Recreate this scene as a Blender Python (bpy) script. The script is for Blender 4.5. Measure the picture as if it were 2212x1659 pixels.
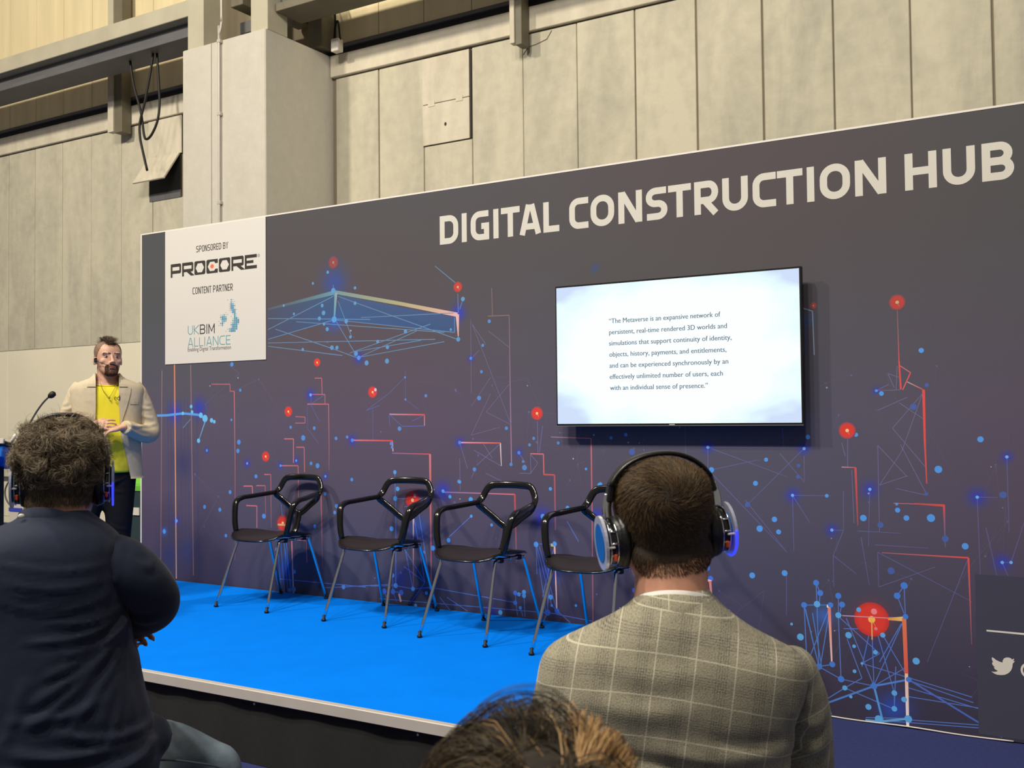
import bpy, bmesh, math, random
import numpy as np
from mathutils import Vector, Matrix, noise
from mathutils.geometry import tessellate_polygon

random.seed(7); rng = np.random.default_rng(11)
for o in list(bpy.data.objects): bpy.data.objects.remove(o)
SC = bpy.context.scene
COL = SC.collection

# ------------------------------------------------------------------ camera
F, YAW, PITCH, ROLL = 2234.0, .5481, .0308, -.0103
CAM = Vector((0, -5.3295, 1.5373))
fw = Vector((-math.sin(YAW)*math.cos(PITCH), math.cos(YAW)*math.cos(PITCH), math.sin(PITCH)))
rt = Vector((math.cos(YAW), math.sin(YAW), 0)); up = rt.cross(fw)
rt, up = (math.cos(ROLL)*rt+math.sin(ROLL)*up), (-math.sin(ROLL)*rt+math.cos(ROLL)*up)
cd = bpy.data.cameras.new('camera'); cam = bpy.data.objects.new('camera', cd); COL.objects.link(cam)
cam.matrix_world = Matrix((( rt.x, up.x, -fw.x, CAM.x), (rt.y, up.y, -fw.y, CAM.y), (rt.z, up.z, -fw.z, CAM.z), (0, 0, 0, 1)))
cd.sensor_width = 36; cd.lens = 36*F/2212; cd.clip_start = .05; cd.clip_end = 200
cd.dof.use_dof = True; cd.dof.focus_distance = 4.2; cd.dof.aperture_fstop = 11
SC.camera = cam

# ------------------------------------------------------------------ world, lamps, exposure
w = bpy.data.worlds.new('hall_air'); SC.world = w; w.use_nodes = True
w.node_tree.nodes['Background'].inputs[0].default_value = (1.0, .95, .86, 1)
w.node_tree.nodes['Background'].inputs[1].default_value = .23
def lamp(name, loc, aim, size, power, col):
    l = bpy.data.lights.new(name, 'AREA'); l.shape = 'DISK'; l.size = size; l.energy = power; l.color = col
    o = bpy.data.objects.new(name, l); COL.objects.link(o); o.location = loc
    o.rotation_euler = (Vector(aim)-Vector(loc)).to_track_quat('-Z', 'Y').to_euler(); return o
lamp('hall_lamp', (-4.6, -5.6, 8.5), (-3.4, 0, 1.5), .5, 400, (1, .93, .83))
lamp('hall_lamp', (-2.0, -7.0, 9.2), (-3.0, 0, 1.5), .6, 375, (1, .93, .83))
lamp('hall_lamp', (0.5, -8.0, 10.5), (-2, 1, 3), .9, 400, (1, .92, .80))
lamp('hall_lamp', (-11, -8.0, 10.5), (-12, 4, 6), .8, 1450, (1, .90, .74))
lamp('hall_lamp', (-4, -8.5, 10.8), (-6, 4.1, 6.5), .8, 500, (1, .89, .70))
SC.view_settings.view_transform = 'Standard'; SC.view_settings.look = 'None'
SC.view_settings.gamma = 1; SC.view_settings.use_curve_mapping = False
SC.view_settings.exposure = -0.36

# ------------------------------------------------------------------ helpers
def lin(c):
    c = c/255 if c > 1 else c
    return c/12.92 if c <= .04045 else ((c+.055)/1.055)**2.4
def L3(c): return tuple(lin(x) for x in c)
def mat(name, col, rough=.6, metal=0, var=.0, vscale=8, bump=0, bscale=60, spec=.5, emit=None, estr=0, stretch=(1, 1, 1), trans=0, sheen=0, dark=None, coat=0):
    m = bpy.data.materials.new(name); m.use_nodes = True; nt = m.node_tree; N = nt.nodes; K = nt.links
    b = N['Principled BSDF']; c = L3(col)+(1,)
    b.inputs['Base Color'].default_value = c; b.inputs['Roughness'].default_value = rough
    b.inputs['Metallic'].default_value = metal; b.inputs['Specular IOR Level'].default_value = spec
    b.inputs['Sheen Weight'].default_value = sheen; b.inputs['Coat Weight'].default_value = coat
    if trans: b.inputs['Transmission Weight'].default_value = trans; b.inputs['IOR'].default_value = 1.35
    if emit: b.inputs['Emission Color'].default_value = L3(emit)+(1,); b.inputs['Emission Strength'].default_value = estr
    if var or bump:
        tc = N.new('ShaderNodeTexCoord'); mp = N.new('ShaderNodeMapping'); mp.inputs['Scale'].default_value = stretch
        K.new(tc.outputs['Object'], mp.inputs['Vector'])
    if var:
        n = N.new('ShaderNodeTexNoise'); n.inputs['Scale'].default_value = vscale; n.inputs['Detail'].default_value = 6
        K.new(mp.outputs[0], n.inputs['Vector'])
        r = N.new('ShaderNodeValToRGB'); r.color_ramp.elements[0].position = .3; r.color_ramp.elements[1].position = .7
        d = L3(dark)+(1,) if dark else tuple(x*(1-var) for x in c[:3])+(1,)
        r.color_ramp.elements[0].color = d; r.color_ramp.elements[1].color = tuple(min(1, x*(1+var*.5)) for x in c[:3])+(1,)
        K.new(n.outputs['Fac'], r.inputs[0]); K.new(r.outputs[0], b.inputs['Base Color'])
    if bump:
        n2 = N.new('ShaderNodeTexNoise'); n2.inputs['Scale'].default_value = bscale; n2.inputs['Detail'].default_value = 5
        K.new(mp.outputs[0], n2.inputs['Vector'])
        bp = N.new('ShaderNodeBump'); bp.inputs['Strength'].default_value = min(1, bump); bp.inputs['Distance'].default_value = .01
        K.new(n2.outputs['Fac'], bp.inputs['Height']); K.new(bp.outputs[0], b.inputs['Normal'])
    return m
def tag(o, label=None, cat=None, group=None, kind=None):
    for k, v in (('label', label), ('category', cat), ('group', group), ('kind', kind)):
        if v: o[k] = v
    return o
def thing(name, label, cat, loc=(0, 0, 0), rz=0, group=None, kind=None):
    o = bpy.data.objects.new(name, None); o.empty_display_size = .1; COL.objects.link(o); o.location = loc; o.rotation_euler = (0, 0, rz)
    return tag(o, label, cat, group, kind)
def link_mesh(name, me, m, parent=None, smooth=False):
    o = bpy.data.objects.new(name, me); COL.objects.link(o)
    if m: me.materials.append(m)
    if smooth: me.polygons.foreach_set('use_smooth', [True]*len(me.polygons))
    if parent: o.parent = parent
    return o
def cr(P, n=6, closed=False):
    P = [Vector(p) for p in P]; out = []; N = len(P)
    for i in range(N if closed else N-1):
        if closed: a, b, c, d = P[i-1], P[i], P[(i+1) % N], P[(i+2) % N]
        else: b, c = P[i], P[i+1]; a = P[i-1] if i else b*2-c; d = P[i+2] if i+2 < N else c*2-b
        for k in range(n):
            t = k/n; out.append(.5*((2*b)+(c-a)*t+(2*a-5*b+4*c-d)*t*t+(3*b-a-3*c+d)*t**3))
    if not closed: out.append(P[-1])
    return out
class MB:
    def __init__(s): s.v = []; s.f = []
    def add(s, v, f): o = len(s.v); s.v += [tuple(p) for p in v]; s.f += [tuple(i+o for i in q) for q in f]; return s
    def box(s, x0, x1, y0, y1, z0, z1, M=None, bev=0):
        if bev:
            b = bev; v = []; f = []
            # chamfered box: 24 vertices
            xs, ys, zs = (x0, x1), (y0, y1), (z0, z1); idx = {}
            for i in (0, 1):
                for j in (0, 1):
                    for k in (0, 1):
                        sx, sy, sz = (b if i == 0 else -b), (b if j == 0 else -b), (b if k == 0 else -b)
                        for a, p in enumerate(((xs[i], ys[j]+sy, zs[k]+sz), (xs[i]+sx, ys[j], zs[k]+sz), (xs[i]+sx, ys[j]+sy, zs[k]))):
                            idx[i, j, k, a] = len(v); v.append(p)
            g = lambda i, j, k, a: idx[i, j, k, a]
            for i in (0, 1): f.append((g(i, 0, 0, 0), g(i, 1, 0, 0), g(i, 1, 1, 0), g(i, 0, 1, 0)))
            for j in (0, 1): f.append((g(0, j, 0, 1), g(1, j, 0, 1), g(1, j, 1, 1), g(0, j, 1, 1)))
            for k in (0, 1): f.append((g(0, 0, k, 2), g(1, 0, k, 2), g(1, 1, k, 2), g(0, 1, k, 2)))
            for j in (0, 1):
                for k in (0, 1): f.append((g(0, j, k, 1), g(1, j, k, 1), g(1, j, k, 2), g(0, j, k, 2)))
            for i in (0, 1):
                for k in (0, 1): f.append((g(i, 0, k, 0), g(i, 1, k, 0), g(i, 1, k, 2), g(i, 0, k, 2)))
            for i in (0, 1):
                for j in (0, 1): f.append((g(i, j, 0, 0), g(i, j, 1, 0), g(i, j, 1, 1), g(i, j, 0, 1)))
            for i in (0, 1):
                for j in (0, 1):
                    for k in (0, 1): f.append((g(i, j, k, 0), g(i, j, k, 1), g(i, j, k, 2)))
        else:
            v = [(x, y, z) for x in (x0, x1) for y in (y0, y1) for z in (z0, z1)]
            f = [(0, 1, 3, 2), (4, 6, 7, 5), (0, 4, 5, 1), (2, 3, 7, 6), (0, 2, 6, 4), (1, 5, 7, 3)]
        if M: v = [M @ Vector(p) for p in v]
        return s.add(v, f)
    def tube(s, P, r, seg=10, closed=False, ref=(0, 0, 1), n=2.0, cap=True):
        """sweep; r = float | list of float | list of (across, along ref)"""
        P = [Vector(p) for p in P]; N = len(P); v = []; f = []
        R = r if isinstance(r, (list, tuple)) and len(r) == N and not (N == 2 and not isinstance(r[0], (tuple, list)) and isinstance(r, tuple)) else [r]*N
        ref = Vector(ref); side = None
        for i in range(N):
            t = (P[(i+1) % N]-P[i-1]) if closed else (P[min(i+1, N-1)]-P[max(i-1, 0)])
            t.normalize()
            if ref.length > .5:
                a = t.cross(ref)
                if a.length < .05: a = side if side else t.orthogonal()
            else: a = (side - t*side.dot(t)) if side else t.orthogonal()
            a = a-t*a.dot(t); a.normalize()
            if side and a.dot(side) < 0 and ref.length <= .5: a = -a
            side = a; b = a.cross(t)
            ra, rb = R[i] if isinstance(R[i], (tuple, list)) else (R[i], R[i])
            for k in range(seg):
                th = 2*math.pi*k/seg; c, q = math.cos(th), math.sin(th)
                cc = math.copysign(abs(c)**(2/n), c); qq = math.copysign(abs(q)**(2/n), q)
                v.append(P[i]+a*ra*cc+b*rb*qq)
        for i in range(N if closed else N-1):
            for k in range(seg):
                j = (i+1) % N; k2 = (k+1) % seg
                f.append((i*seg+k, i*seg+k2, j*seg+k2, j*seg+k))
        if cap and not closed: f.append(tuple(range(seg))[::-1]); f.append(tuple((N-1)*seg+k for k in range(seg)))
        return s.add(v, f)
    def loft(s, rings, seg=32, n=2.0, sub=3):
        """rings: (z, xl, xr, yc, ryback, ryfront) ; back = -y side"""
        A = np.array(rings, float); M = len(A); t = np.linspace(0, M-1, (M-1)*sub+1)
        B = []
        for tt in t:
            i = min(int(tt), M-2); u = tt-i; a = A[max(i-1, 0)]; b = A[i]; c = A[i+1]; d = A[min(i+2, M-1)]
            B.append(.5*((2*b)+(c-a)*u+(2*a-5*b+4*c-d)*u*u+(3*b-a-3*c+d)*u**3))
        v = []; f = []
        for z, xl, xr, yc, rb, rf in B:
            cx, rx = (xl+xr)/2, (xr-xl)/2
            for k in range(seg):
                th = 2*math.pi*k/seg; c, q = math.cos(th), math.sin(th)
                cc = math.copysign(abs(c)**(2/n), c); qq = math.copysign(abs(q)**(2/n), q)
                v.append((cx+rx*cc, yc+(rf if q > 0 else rb)*qq, z))
        N = len(B)
        for i in range(N-1):
            for k in range(seg): k2 = (k+1) % seg; f.append((i*seg+k, i*seg+k2, (i+1)*seg+k2, (i+1)*seg+k))
        f.append(tuple(range(seg))[::-1]); f.append(tuple((N-1)*seg+k for k in range(seg)))
        return s.add(v, f)
    def ell(s, c, r, seg=20, M=None):
        v = []; f = []; n = seg//2
        for i in range(n+1):
            ph = math.pi*i/n
            for k in range(seg):
                th = 2*math.pi*k/seg; p = Vector((r[0]*math.sin(ph)*math.cos(th), r[1]*math.sin(ph)*math.sin(th), r[2]*math.cos(ph)))
                if M: p = M @ p
                v.append(p+Vector(c))
        for i in range(n):
            for k in range(seg): k2 = (k+1) % seg; f.append((i*seg+k, (i+1)*seg+k, (i+1)*seg+k2, i*seg+k2))
        return s.add(v, f)
    def mesh(s, name='m'):
        me = bpy.data.meshes.new(name); me.from_pydata([tuple(p) for p in s.v], [], s.f); me.validate(); me.update(); return me
    def build(s, name, m, parent=None, smooth=False, M=None):
        if M: s.v = [tuple(M @ Vector(p)) for p in s.v]
        me = s.mesh(name)
        o = link_mesh(name, me, m, parent, smooth)
        return o
def fuse(mb, voxel=.01, it=6, fac=.5):
    """union of overlapping closed shapes into one continuous skin"""
    me = mb.mesh('tmp'); o = bpy.data.objects.new('tmp', me); COL.objects.link(o)
    r = o.modifiers.new('r', 'REMESH'); r.mode = 'VOXEL'; r.voxel_size = voxel
    if it: q = o.modifiers.new('s', 'SMOOTH'); q.iterations = it; q.factor = fac
    dg = bpy.context.evaluated_depsgraph_get(); dg.update()
    out = bpy.data.meshes.new_from_object(o.evaluated_get(dg)); bpy.data.objects.remove(o); bpy.data.meshes.remove(me)
    out.materials.clear(); return out
def getv(me):
    a = np.empty(len(me.vertices)*3); me.vertices.foreach_get('co', a); return a.reshape(-1, 3)
def setv(me, a): me.vertices.foreach_set('co', a.ravel()); me.update()
def normals(me):
    a = np.empty(len(me.vertices)*3); me.vertex_normals.foreach_get('vector', a) if hasattr(me, 'vertex_normals') else None; return a.reshape(-1, 3)
def folds(me, L, axis=(0, -1, 0)):
    """raised cloth creases: (x1,z1,x2,z2,width,height) in local x/z on the side that faces -y"""
    v = getv(me); n = normals(me); d = np.zeros(len(v))
    for x1, z1, x2, z2, wd, h in L:
        ax, az = x2-x1, z2-z1; l2 = ax*ax+az*az
        t = np.clip(((v[:, 0]-x1)*ax+(v[:, 2]-z1)*az)/l2, 0, 1)
        bow = .012*np.sin(t*math.pi)
        dist = np.hypot(v[:, 0]-x1-ax*t, v[:, 2]-z1-az*t+bow)
        d += h*(np.exp(-(dist/wd)**2)-.55*np.exp(-((dist-wd*1.6)/wd)**2))*np.sin(np.clip(t, .02, .98)*math.pi)**.5
    d *= np.clip(-n[:, 1]*2+.6, 0, 1)
    setv(me, v+n*d[:, None])
def copy_tree(o, parent=None):
    c = o.copy(); COL.objects.link(c)
    if parent: c.parent = parent
    for ch in list(o.children): copy_tree(ch, c)
    return c
def survey(px, py, Y=None, Z=None, D=None):
    """surveyed picture position of something that stands on a known plane of the room"""
    d = fw+rt*((px-1106)/F)-up*((py-829.5)/F)
    t = (Y-CAM.y)/d.y if Y is not None else (Z-CAM.z)/d.z if Z is not None else D
    return CAM+d*t

# ------------------------------------------------------------------ materials of the room
def concrete(name, base, dark, scale=1.2):
    m = mat(name, base, .9, bump=.25, bscale=25, spec=.2); nt = m.node_tree; N = nt.nodes; K = nt.links; b = N['Principled BSDF']
    geo = N.new('ShaderNodeNewGeometry'); mp = N.new('ShaderNodeMapping'); mp.inputs['Scale'].default_value = (1.6, 1, .45)
    K.new(geo.outputs['Position'], mp.inputs[0])
    n1 = N.new('ShaderNodeTexNoise'); n1.inputs['Scale'].default_value = scale; n1.inputs['Detail'].default_value = 8; n1.inputs['Roughness'].default_value = .62; n1.inputs['Distortion'].default_value = .6
    K.new(mp.outputs[0], n1.inputs[0])
    n2 = N.new('ShaderNodeTexNoise'); n2.inputs['Scale'].default_value = 9; n2.inputs['Detail'].default_value = 6
    K.new(geo.outputs['Position'], n2.inputs[0])
    a = N.new('ShaderNodeMath'); a.operation = 'MULTIPLY_ADD'; a.inputs[1].default_value = .35
    K.new(n2.outputs[0], a.inputs[0]); K.new(n1.outputs[0], a.inputs[2])
    oi = N.new('ShaderNodeObjectInfo'); a2 = N.new('ShaderNodeMath'); a2.operation = 'MULTIPLY_ADD'; a2.inputs[1].default_value = .10
    K.new(oi.outputs['Random'], a2.inputs[0]); K.new(a.outputs[0], a2.inputs[2])
    r = N.new('ShaderNodeValToRGB'); e = r.color_ramp.elements; e[0].position = .5; e[1].position = .85
    e[0].color = L3(dark)+(1,); e[1].color = L3(base)+(1,)
    K.new(a2.outputs[0], r.inputs[0]); K.new(r.outputs[0], b.inputs['Base Color']); return m
M = {}
M['plank'] = concrete('precast_concrete', (205, 199, 177), (176, 172, 155))
M['coping'] = concrete('pale_concrete', (218, 210, 190), (196, 188, 168))
M['pillar'] = concrete('painted_pillar', (206, 202, 190), (194, 189, 176), .5)
M['cladding'] = mat('cream_cladding', (230, 214, 172), .7, var=.12, vscale=1.5, stretch=(3, 1, .3))
M['joint'] = mat('dark_joint', (128, 118, 98), .9)
M['slot'] = mat('slot_shade_dark', (44, 42, 46), .8)
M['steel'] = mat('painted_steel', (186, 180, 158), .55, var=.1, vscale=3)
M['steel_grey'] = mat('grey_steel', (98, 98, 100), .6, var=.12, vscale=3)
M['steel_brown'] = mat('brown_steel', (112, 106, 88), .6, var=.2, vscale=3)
M['lowwall'] = mat('painted_lower_wall', (240, 233, 208), .7, var=.05, vscale=1)
M['carpet_navy'] = mat('navy_carpet', (38, 48, 104), .95, var=.2, vscale=60, bump=.3, bscale=400)
M['carpet_blue'] = mat('bright_blue_carpet', (0, 128, 250), .95, var=.05, vscale=5, bump=.25, bscale=500, spec=.05)
M['black'] = mat('black_cloth', (27, 26, 25), .95, var=.2, vscale=40)
M['alu'] = mat('stage_edge_metal', (196, 189, 180), .45, metal=.1, var=.06, vscale=6)
M['white'] = mat('white_paint', (222, 216, 206), .6)
M['rubber'] = mat('black_rubber', (22, 20, 18), .6)
M['chrome'] = mat('chrome', (225, 225, 228), .12, metal=1)
M['gloss'] = mat('glossy_black_plastic', (14, 14, 14), .18, coat=.4)
M['satin'] = mat('satin_black_plastic', (16, 15, 15), .34)
M['seat'] = mat('dark_seat', (40, 33, 32), .5, var=.12, vscale=300)
M['leather'] = mat('black_leatherette', (16, 16, 18), .38, bump=.15, bscale=80)
M['orange'] = mat('orange_button', (226, 88, 50), .4)
M['led'] = mat('blue_light', (40, 40, 255), .3, emit=(40, 50, 255), estr=3)
M['clear'] = mat('clear_acrylic', (225, 228, 245), .15, trans=.55)
M['bluecap'] = mat('blue_disc', (0, 100, 190), .35)
M['skin'] = mat('skin', (214, 166, 140), .55, var=.10, vscale=25, bump=.05, bscale=200)
M['skin_neck'] = mat('skin_neck', (206, 150, 124), .6, var=.14, vscale=30)

# ------------------------------------------------------------------ the hall
YW = 4.1
def struct(name, mb, m, parent=None):
    o = mb.build(name, m, parent)
    if not parent: o['kind'] = 'structure'
    return o
struct('floor', MB().box(-20, 9, -9, YW+.3, -.1, 0), M['carpet_navy'])
wall = struct('wall_back', MB().box(-20, 9, YW-.004, YW+.3, 0, 11), M['joint'])
P0, PITCHW = -6.877, .653
for i in range(-15, 24):
    x0 = P0+i*PITCHW; x1 = x0+PITCHW
    if x1 > -9.5 and x0 < -8.3: continue
    off = random.uniform(-.004, .004); g = random.choice((.004, .006, .010)) if x0 > -8 else random.choice((.003, .004, .007))
    zt = 5.600; zb = 2.6 if x0 < -8 else 0
    if i == 0: zt = 4.585
    if abs(x0+11.45) < .3: zt = 4.50
    MB().box(x0+g, x1-g, YW-.02+off, YW+.06, zb, zt, bev=.006).build('concrete_plank', M['plank'], wall)
    # cladding sheets above the slot, coping pieces below it
    MB().box(x0+.004, x1-.004, YW-.01, YW+.06, 6.0, 10.8, bev=.004).build('cladding_sheet', M['cladding'], wall)
MB().box(-19.5, -14.739+.004, YW-.015, YW+.06, .1, 2.6, bev=.005).build('lower_wall_panel', M['lowwall'], wall)
MB().box(-14.73, -8.5, YW-.015, YW+.06, .1, 2.6, bev=.005).build('lower_wall_panel', M['lowwall'], wall)
MB().box(-19.5, 8, YW-.02, YW+.06, 0, .095, bev=.004).build('skirting_board', M['lowwall'], wall)
for x0, x1, y in ((-19, -11.83, 0), (-11.83, -9.5, .0), (-8.22, -5.52, 0), (-5.5, 8, .0)):
    MB().box(x0, x1, YW-.07, YW+.06, 5.61, 5.87, bev=.006).build('coping_strip', M['coping'], wall)
MB().box(-19, 8, YW-.05, YW+.055, 5.955, 6.0, bev=.004).build('slot_sill', M['steel_grey'], wall)
MB().box(-19, 8, YW-.008, YW+.055, 5.87, 5.955).build('slot', M['slot'], wall)  # solid dark strip; the shade in the gap is put into its colour
# crack under the coping end
MB().tube([(-5.56, YW-.022, 5.39), (-5.5, YW-.024, 5.46), (-5.4, YW-.024, 5.47), (-5.27, YW-.024, 5.5), (-5.21, YW-.024, 5.58)], .004, 5, ref=(0, 1, 0)).build('surface_cable', M['joint'], wall)

h1 = thing('wall_hatch', 'closed two-leaf concrete-coloured hatch high on the wall right of the pillar', 'hatch', (-6.56, YW-.03, 4.6))
def rel(o, mb): mb.v = [(a-o.location.x, b-o.location.y, c-o.location.z) for a, b, c in mb.v]; return mb
rel(h1, MB().box(-6.885, -6.25, YW-.035, YW-.021, 5.06, 5.585, bev=.003)).build('upper_leaf', M['coping'], h1)
lf = rel(h1, MB().box(-6.885, -6.25, YW-.035, YW-.021, 4.595, 5.053, bev=.003)).build('lower_leaf', M['coping'], h1)
for x in (-6.76, -6.38):
    b = MB().box(x-.045, x+.045, YW-.041, YW-.035, 5.025, 5.085, bev=.002); rel(h1, b).build('hinge', M['coping'], h1)
b = MB().ell((-6.57, YW-.036, 4.80), (.016, .004, .022), 10); rel(h1, b).build('finger_hole', M['rubber'], h1)
rel(h1, MB().box(-6.247, -6.228, YW-.028, YW-.02, 4.6, 5.58)).build('edge_gap', M['rubber'], h1)
h2 = thing('wall_hatch', 'hatch left of the pillar with its lower flap hanging open', 'hatch', (-11.2, YW-.03, 4.6))
rel(h2, MB().box(-11.52, -10.86, YW-.035, YW-.021, 5.09, 5.60, bev=.003)).build('upper_leaf', M['coping'], h2)
rel(h2, MB().box(-11.50, -10.88, YW-.03, YW-.018, 4.60, 5.09)).build('opening', M['rubber'], h2)
rel(h2, MB().box(-11.50, -10.88, YW-.03, YW-.021, 4.50, 4.60)).build('sill_strip', M['steel_grey'], h2)
fl = MB().box(-.31, .31, -.012, .012, -.46, 0, bev=.003, M=Matrix.Translation((-11.2, YW-.04, 5.085)) @ Matrix.Rotation(math.radians(-34), 4, 'X'))
rel(h2, fl).build('open_flap', M['coping'], h2)
for x in (-11.40, -11.0): rel(h2, MB().box(x-.045, x+.045, YW-.042, YW-.035, 5.06, 5.12, bev=.002)).build('hinge', M['coping'], h2)

# pillar and steelwork
PY = 2.97
pil = struct('wall_pillar', MB().box(-9.575, -8.236, PY, YW+.06, 0, 5.88, bev=.012), M['pillar'])
MB().box(-9.09, -9.083, PY-.0015, PY, 0, 5.87).build('corner_groove', M['steel_grey'], pil)
MB().box(-8.30, -8.294, PY-.0015, PY, 0, 5.87).build('corner_groove', M['coping'], pil)
c1 = MB().box(-9.52, -9.255, PY+.03, PY+.30, 5.88, 9.5, bev=.006).build('steel_column', M['steel']); tag(c1, 'pale painted steel column on the pillar top, left one of two', 'column')
c2 = MB().box(-8.50, -8.24, PY+.04, PY+.36, 5.88, 9.5, bev=.006).build('steel_column', M['steel']); tag(c2, 'pale painted steel column on the pillar top, right one of two', 'column')
c3 = MB().box(-8.38, -8.17, YW-.28, YW-.04, 5.92, 9.5, bev=.006).build('steel_column', M['steel_brown']); tag(c3, 'brown steel column against the wall behind the pillar top right corner', 'column')
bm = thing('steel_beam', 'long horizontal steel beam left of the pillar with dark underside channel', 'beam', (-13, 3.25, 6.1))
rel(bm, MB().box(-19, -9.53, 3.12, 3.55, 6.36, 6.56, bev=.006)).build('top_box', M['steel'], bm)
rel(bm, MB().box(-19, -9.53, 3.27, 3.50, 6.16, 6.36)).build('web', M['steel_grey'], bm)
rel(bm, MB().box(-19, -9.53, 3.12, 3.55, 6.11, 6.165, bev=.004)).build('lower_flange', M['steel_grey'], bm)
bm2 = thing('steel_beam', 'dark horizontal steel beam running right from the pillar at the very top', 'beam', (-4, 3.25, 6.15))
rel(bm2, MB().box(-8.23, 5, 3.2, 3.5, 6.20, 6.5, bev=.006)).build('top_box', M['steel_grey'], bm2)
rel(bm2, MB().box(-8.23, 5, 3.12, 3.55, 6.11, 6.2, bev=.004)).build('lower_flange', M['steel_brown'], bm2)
cb = MB().box(-8.75, -8.52, PY+.5, YW-.05, 6.3, 6.6, bev=.006).build('cross_beam', M['steel_brown']); tag(cb, 'short brown cross beam behind the two columns on the pillar', 'beam')
cb = MB().box(-9.2, -9.0, PY+.4, YW-.05, 6.45, 6.7, M=None, bev=.006).build('cross_beam', M['steel_brown']); tag(cb, 'short dark cross beam between the columns above the pillar', 'beam')
cb = MB().box(-9.25, -8.5, PY+.6, PY+.75, 6.2, 6.34, bev=.005).build('cross_beam', M['steel_grey']); tag(cb, 'thin grey rail between the two columns above the pillar', 'beam')
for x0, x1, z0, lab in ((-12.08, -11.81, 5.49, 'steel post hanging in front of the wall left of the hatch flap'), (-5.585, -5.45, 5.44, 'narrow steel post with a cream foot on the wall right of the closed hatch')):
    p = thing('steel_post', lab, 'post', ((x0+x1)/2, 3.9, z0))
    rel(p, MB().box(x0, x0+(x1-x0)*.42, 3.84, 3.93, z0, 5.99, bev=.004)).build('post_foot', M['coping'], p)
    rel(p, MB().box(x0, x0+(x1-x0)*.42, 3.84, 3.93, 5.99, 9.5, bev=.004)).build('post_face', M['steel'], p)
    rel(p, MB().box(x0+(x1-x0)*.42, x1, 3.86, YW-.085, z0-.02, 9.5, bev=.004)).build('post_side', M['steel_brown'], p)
cd_ = MB(); cd_.tube(cr([(-8.93, PY-.03, 0.2), (-8.93, PY-.03, 3), (-8.93, PY-.03, 5.82), (-8.93, PY-.03, 5.92), (-8.89, PY-.03, 6.06), (-8.89, PY-.03, 6.4), (-8.89, PY-.03, 9)], 4), .014, 8, ref=(0, 1, 0))
cdo = cd_.build('conduit_pipe', M['alu'], None, True); tag(cdo, 'thin pale conduit pipe running down the pillar front', 'pipe')
for z in (5.86, 5.02, 4.0): MB().box(-8.955, -8.905, PY-.045, PY-.001, z-.02, z+.02, bev=.004).build('pipe_clip', M['alu'], cdo)
cbl = MB()
cbl.tube(cr([(-10.93, 3.3, 6.13), (-10.86, 3.3, 5.8), (-10.72, 3.3, 5.42), (-10.66, 3.3, 5.12), (-10.60, 3.3, 5.06), (-10.50, 3.3, 5.12), (-10.40, 3.3, 5.28), (-10.37, 3.3, 5.50), (-10.39, 3.3, 5.8), (-10.42, 3.3, 6.13)], 6), .016, 7, ref=(0, 1, 0))
cbl.tube(cr([(-10.45, 3.27, 6.13), (-10.50, 3.27, 5.9), (-10.60, 3.27, 5.55), (-10.70, 3.27, 5.28), (-10.70, 3.27, 5.1), (-10.66, 3.27, 4.95), (-10.60, 3.3, 4.66)], 6), .016, 7, ref=(0, 1, 0))
tag(cbl.build('hanging_cable', M['rubber'], None, True), 'looped black cable hanging from the beam in front of the open hatch', 'cable')
jb = thing('junction_box', 'small white junction box with black cable at the pillar top corner', 'junction box', (-8.0, 3.8, 5.9))
q = survey(728, 99, Y=3.85)
rel(jb, MB().box(q.x-.055, q.x+.055, 3.80, 3.9, q.z-.075, q.z+.075, bev=.008)).build('box_body', M['white'], jb)
rel(jb, MB().tube(cr([(q.x-.04, 3.85, q.z+.07), (q.x-.02, 3.85, q.z+.25), (q.x+.02, 3.85, q.z+.28), (q.x+.05, 3.85, q.z+.06)], 5), .012, 6, ref=(0, 1, 0))).build('cable_loop', M['rubber'], jb, True)
rel(jb, MB().tube(cr([(q.x-.04, 3.85, q.z+.06), (q.x-.03, 3.85, q.z+.4), (q.x-.14, 3.85, q.z+.72)], 5), .012, 6, ref=(0, 1, 0))).build('supply_cable', M['rubber'], jb, True)

# ledge, box with hose, bin beyond the backdrop's left edge
tag(MB().box(-16.5, -13.9, YW-.12, YW-.02, .70, .82, bev=.01).build('wall_ledge', M['coping']), 'cream ledge along the foot of the back wall behind the lectern', 'ledge')
tag(MB().box(-16.5, -13.9, YW-.09, YW-.02, .83, .85).build('ledge_grey_strip', M['steel_grey']), 'thin grey strip on top of the cream ledge behind the lectern', 'strip')  # thin grey strip just above the ledge
dv = thing('service_box', 'white box with a blue stripe and grey hose loop beside the ledge', 'box', (-13.6, 3.4, 0))
a = survey(27, 1080, Y=3.4); c = survey(56, 1125, Y=3.4)
rel(dv, MB().box(a.x, c.x, 3.35, 3.5, 0, a.z+.18, bev=.01)).build('box_body', M['white'], dv)
rel(dv, MB().box(a.x+.005, c.x-.005, 3.34, 3.35, a.z-.15, a.z-.1)).build('blue_stripe', mat('blue_stripe', (60, 80, 200)), dv)
rel(dv, MB().tube(cr([tuple(survey(x, y, Y=3.38)) for x, y in ((30, 1035), (18, 1042), (11, 1060), (14, 1080), (26, 1096))], 5), .012, 7, ref=(0, 1, 0))).build('hose', M['steel_grey'], dv, True)
bn = thing('waste_bin', 'dark green bin with bright green lid behind the backdrop edge', 'bin', (-9.25, 2.25, 0))
b = MB().loft([(0.02, -.2, .2, 0, .2, .2), (.1, -.2, .2, 0, .2, .2), (.5, -.225, .225, 0, .22, .22), (.78, -.24, .24, 0, .24, .24)], 24, 5); b.build('bin_body', mat('bin_green', (48, 66, 68), .5), bn)
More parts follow.
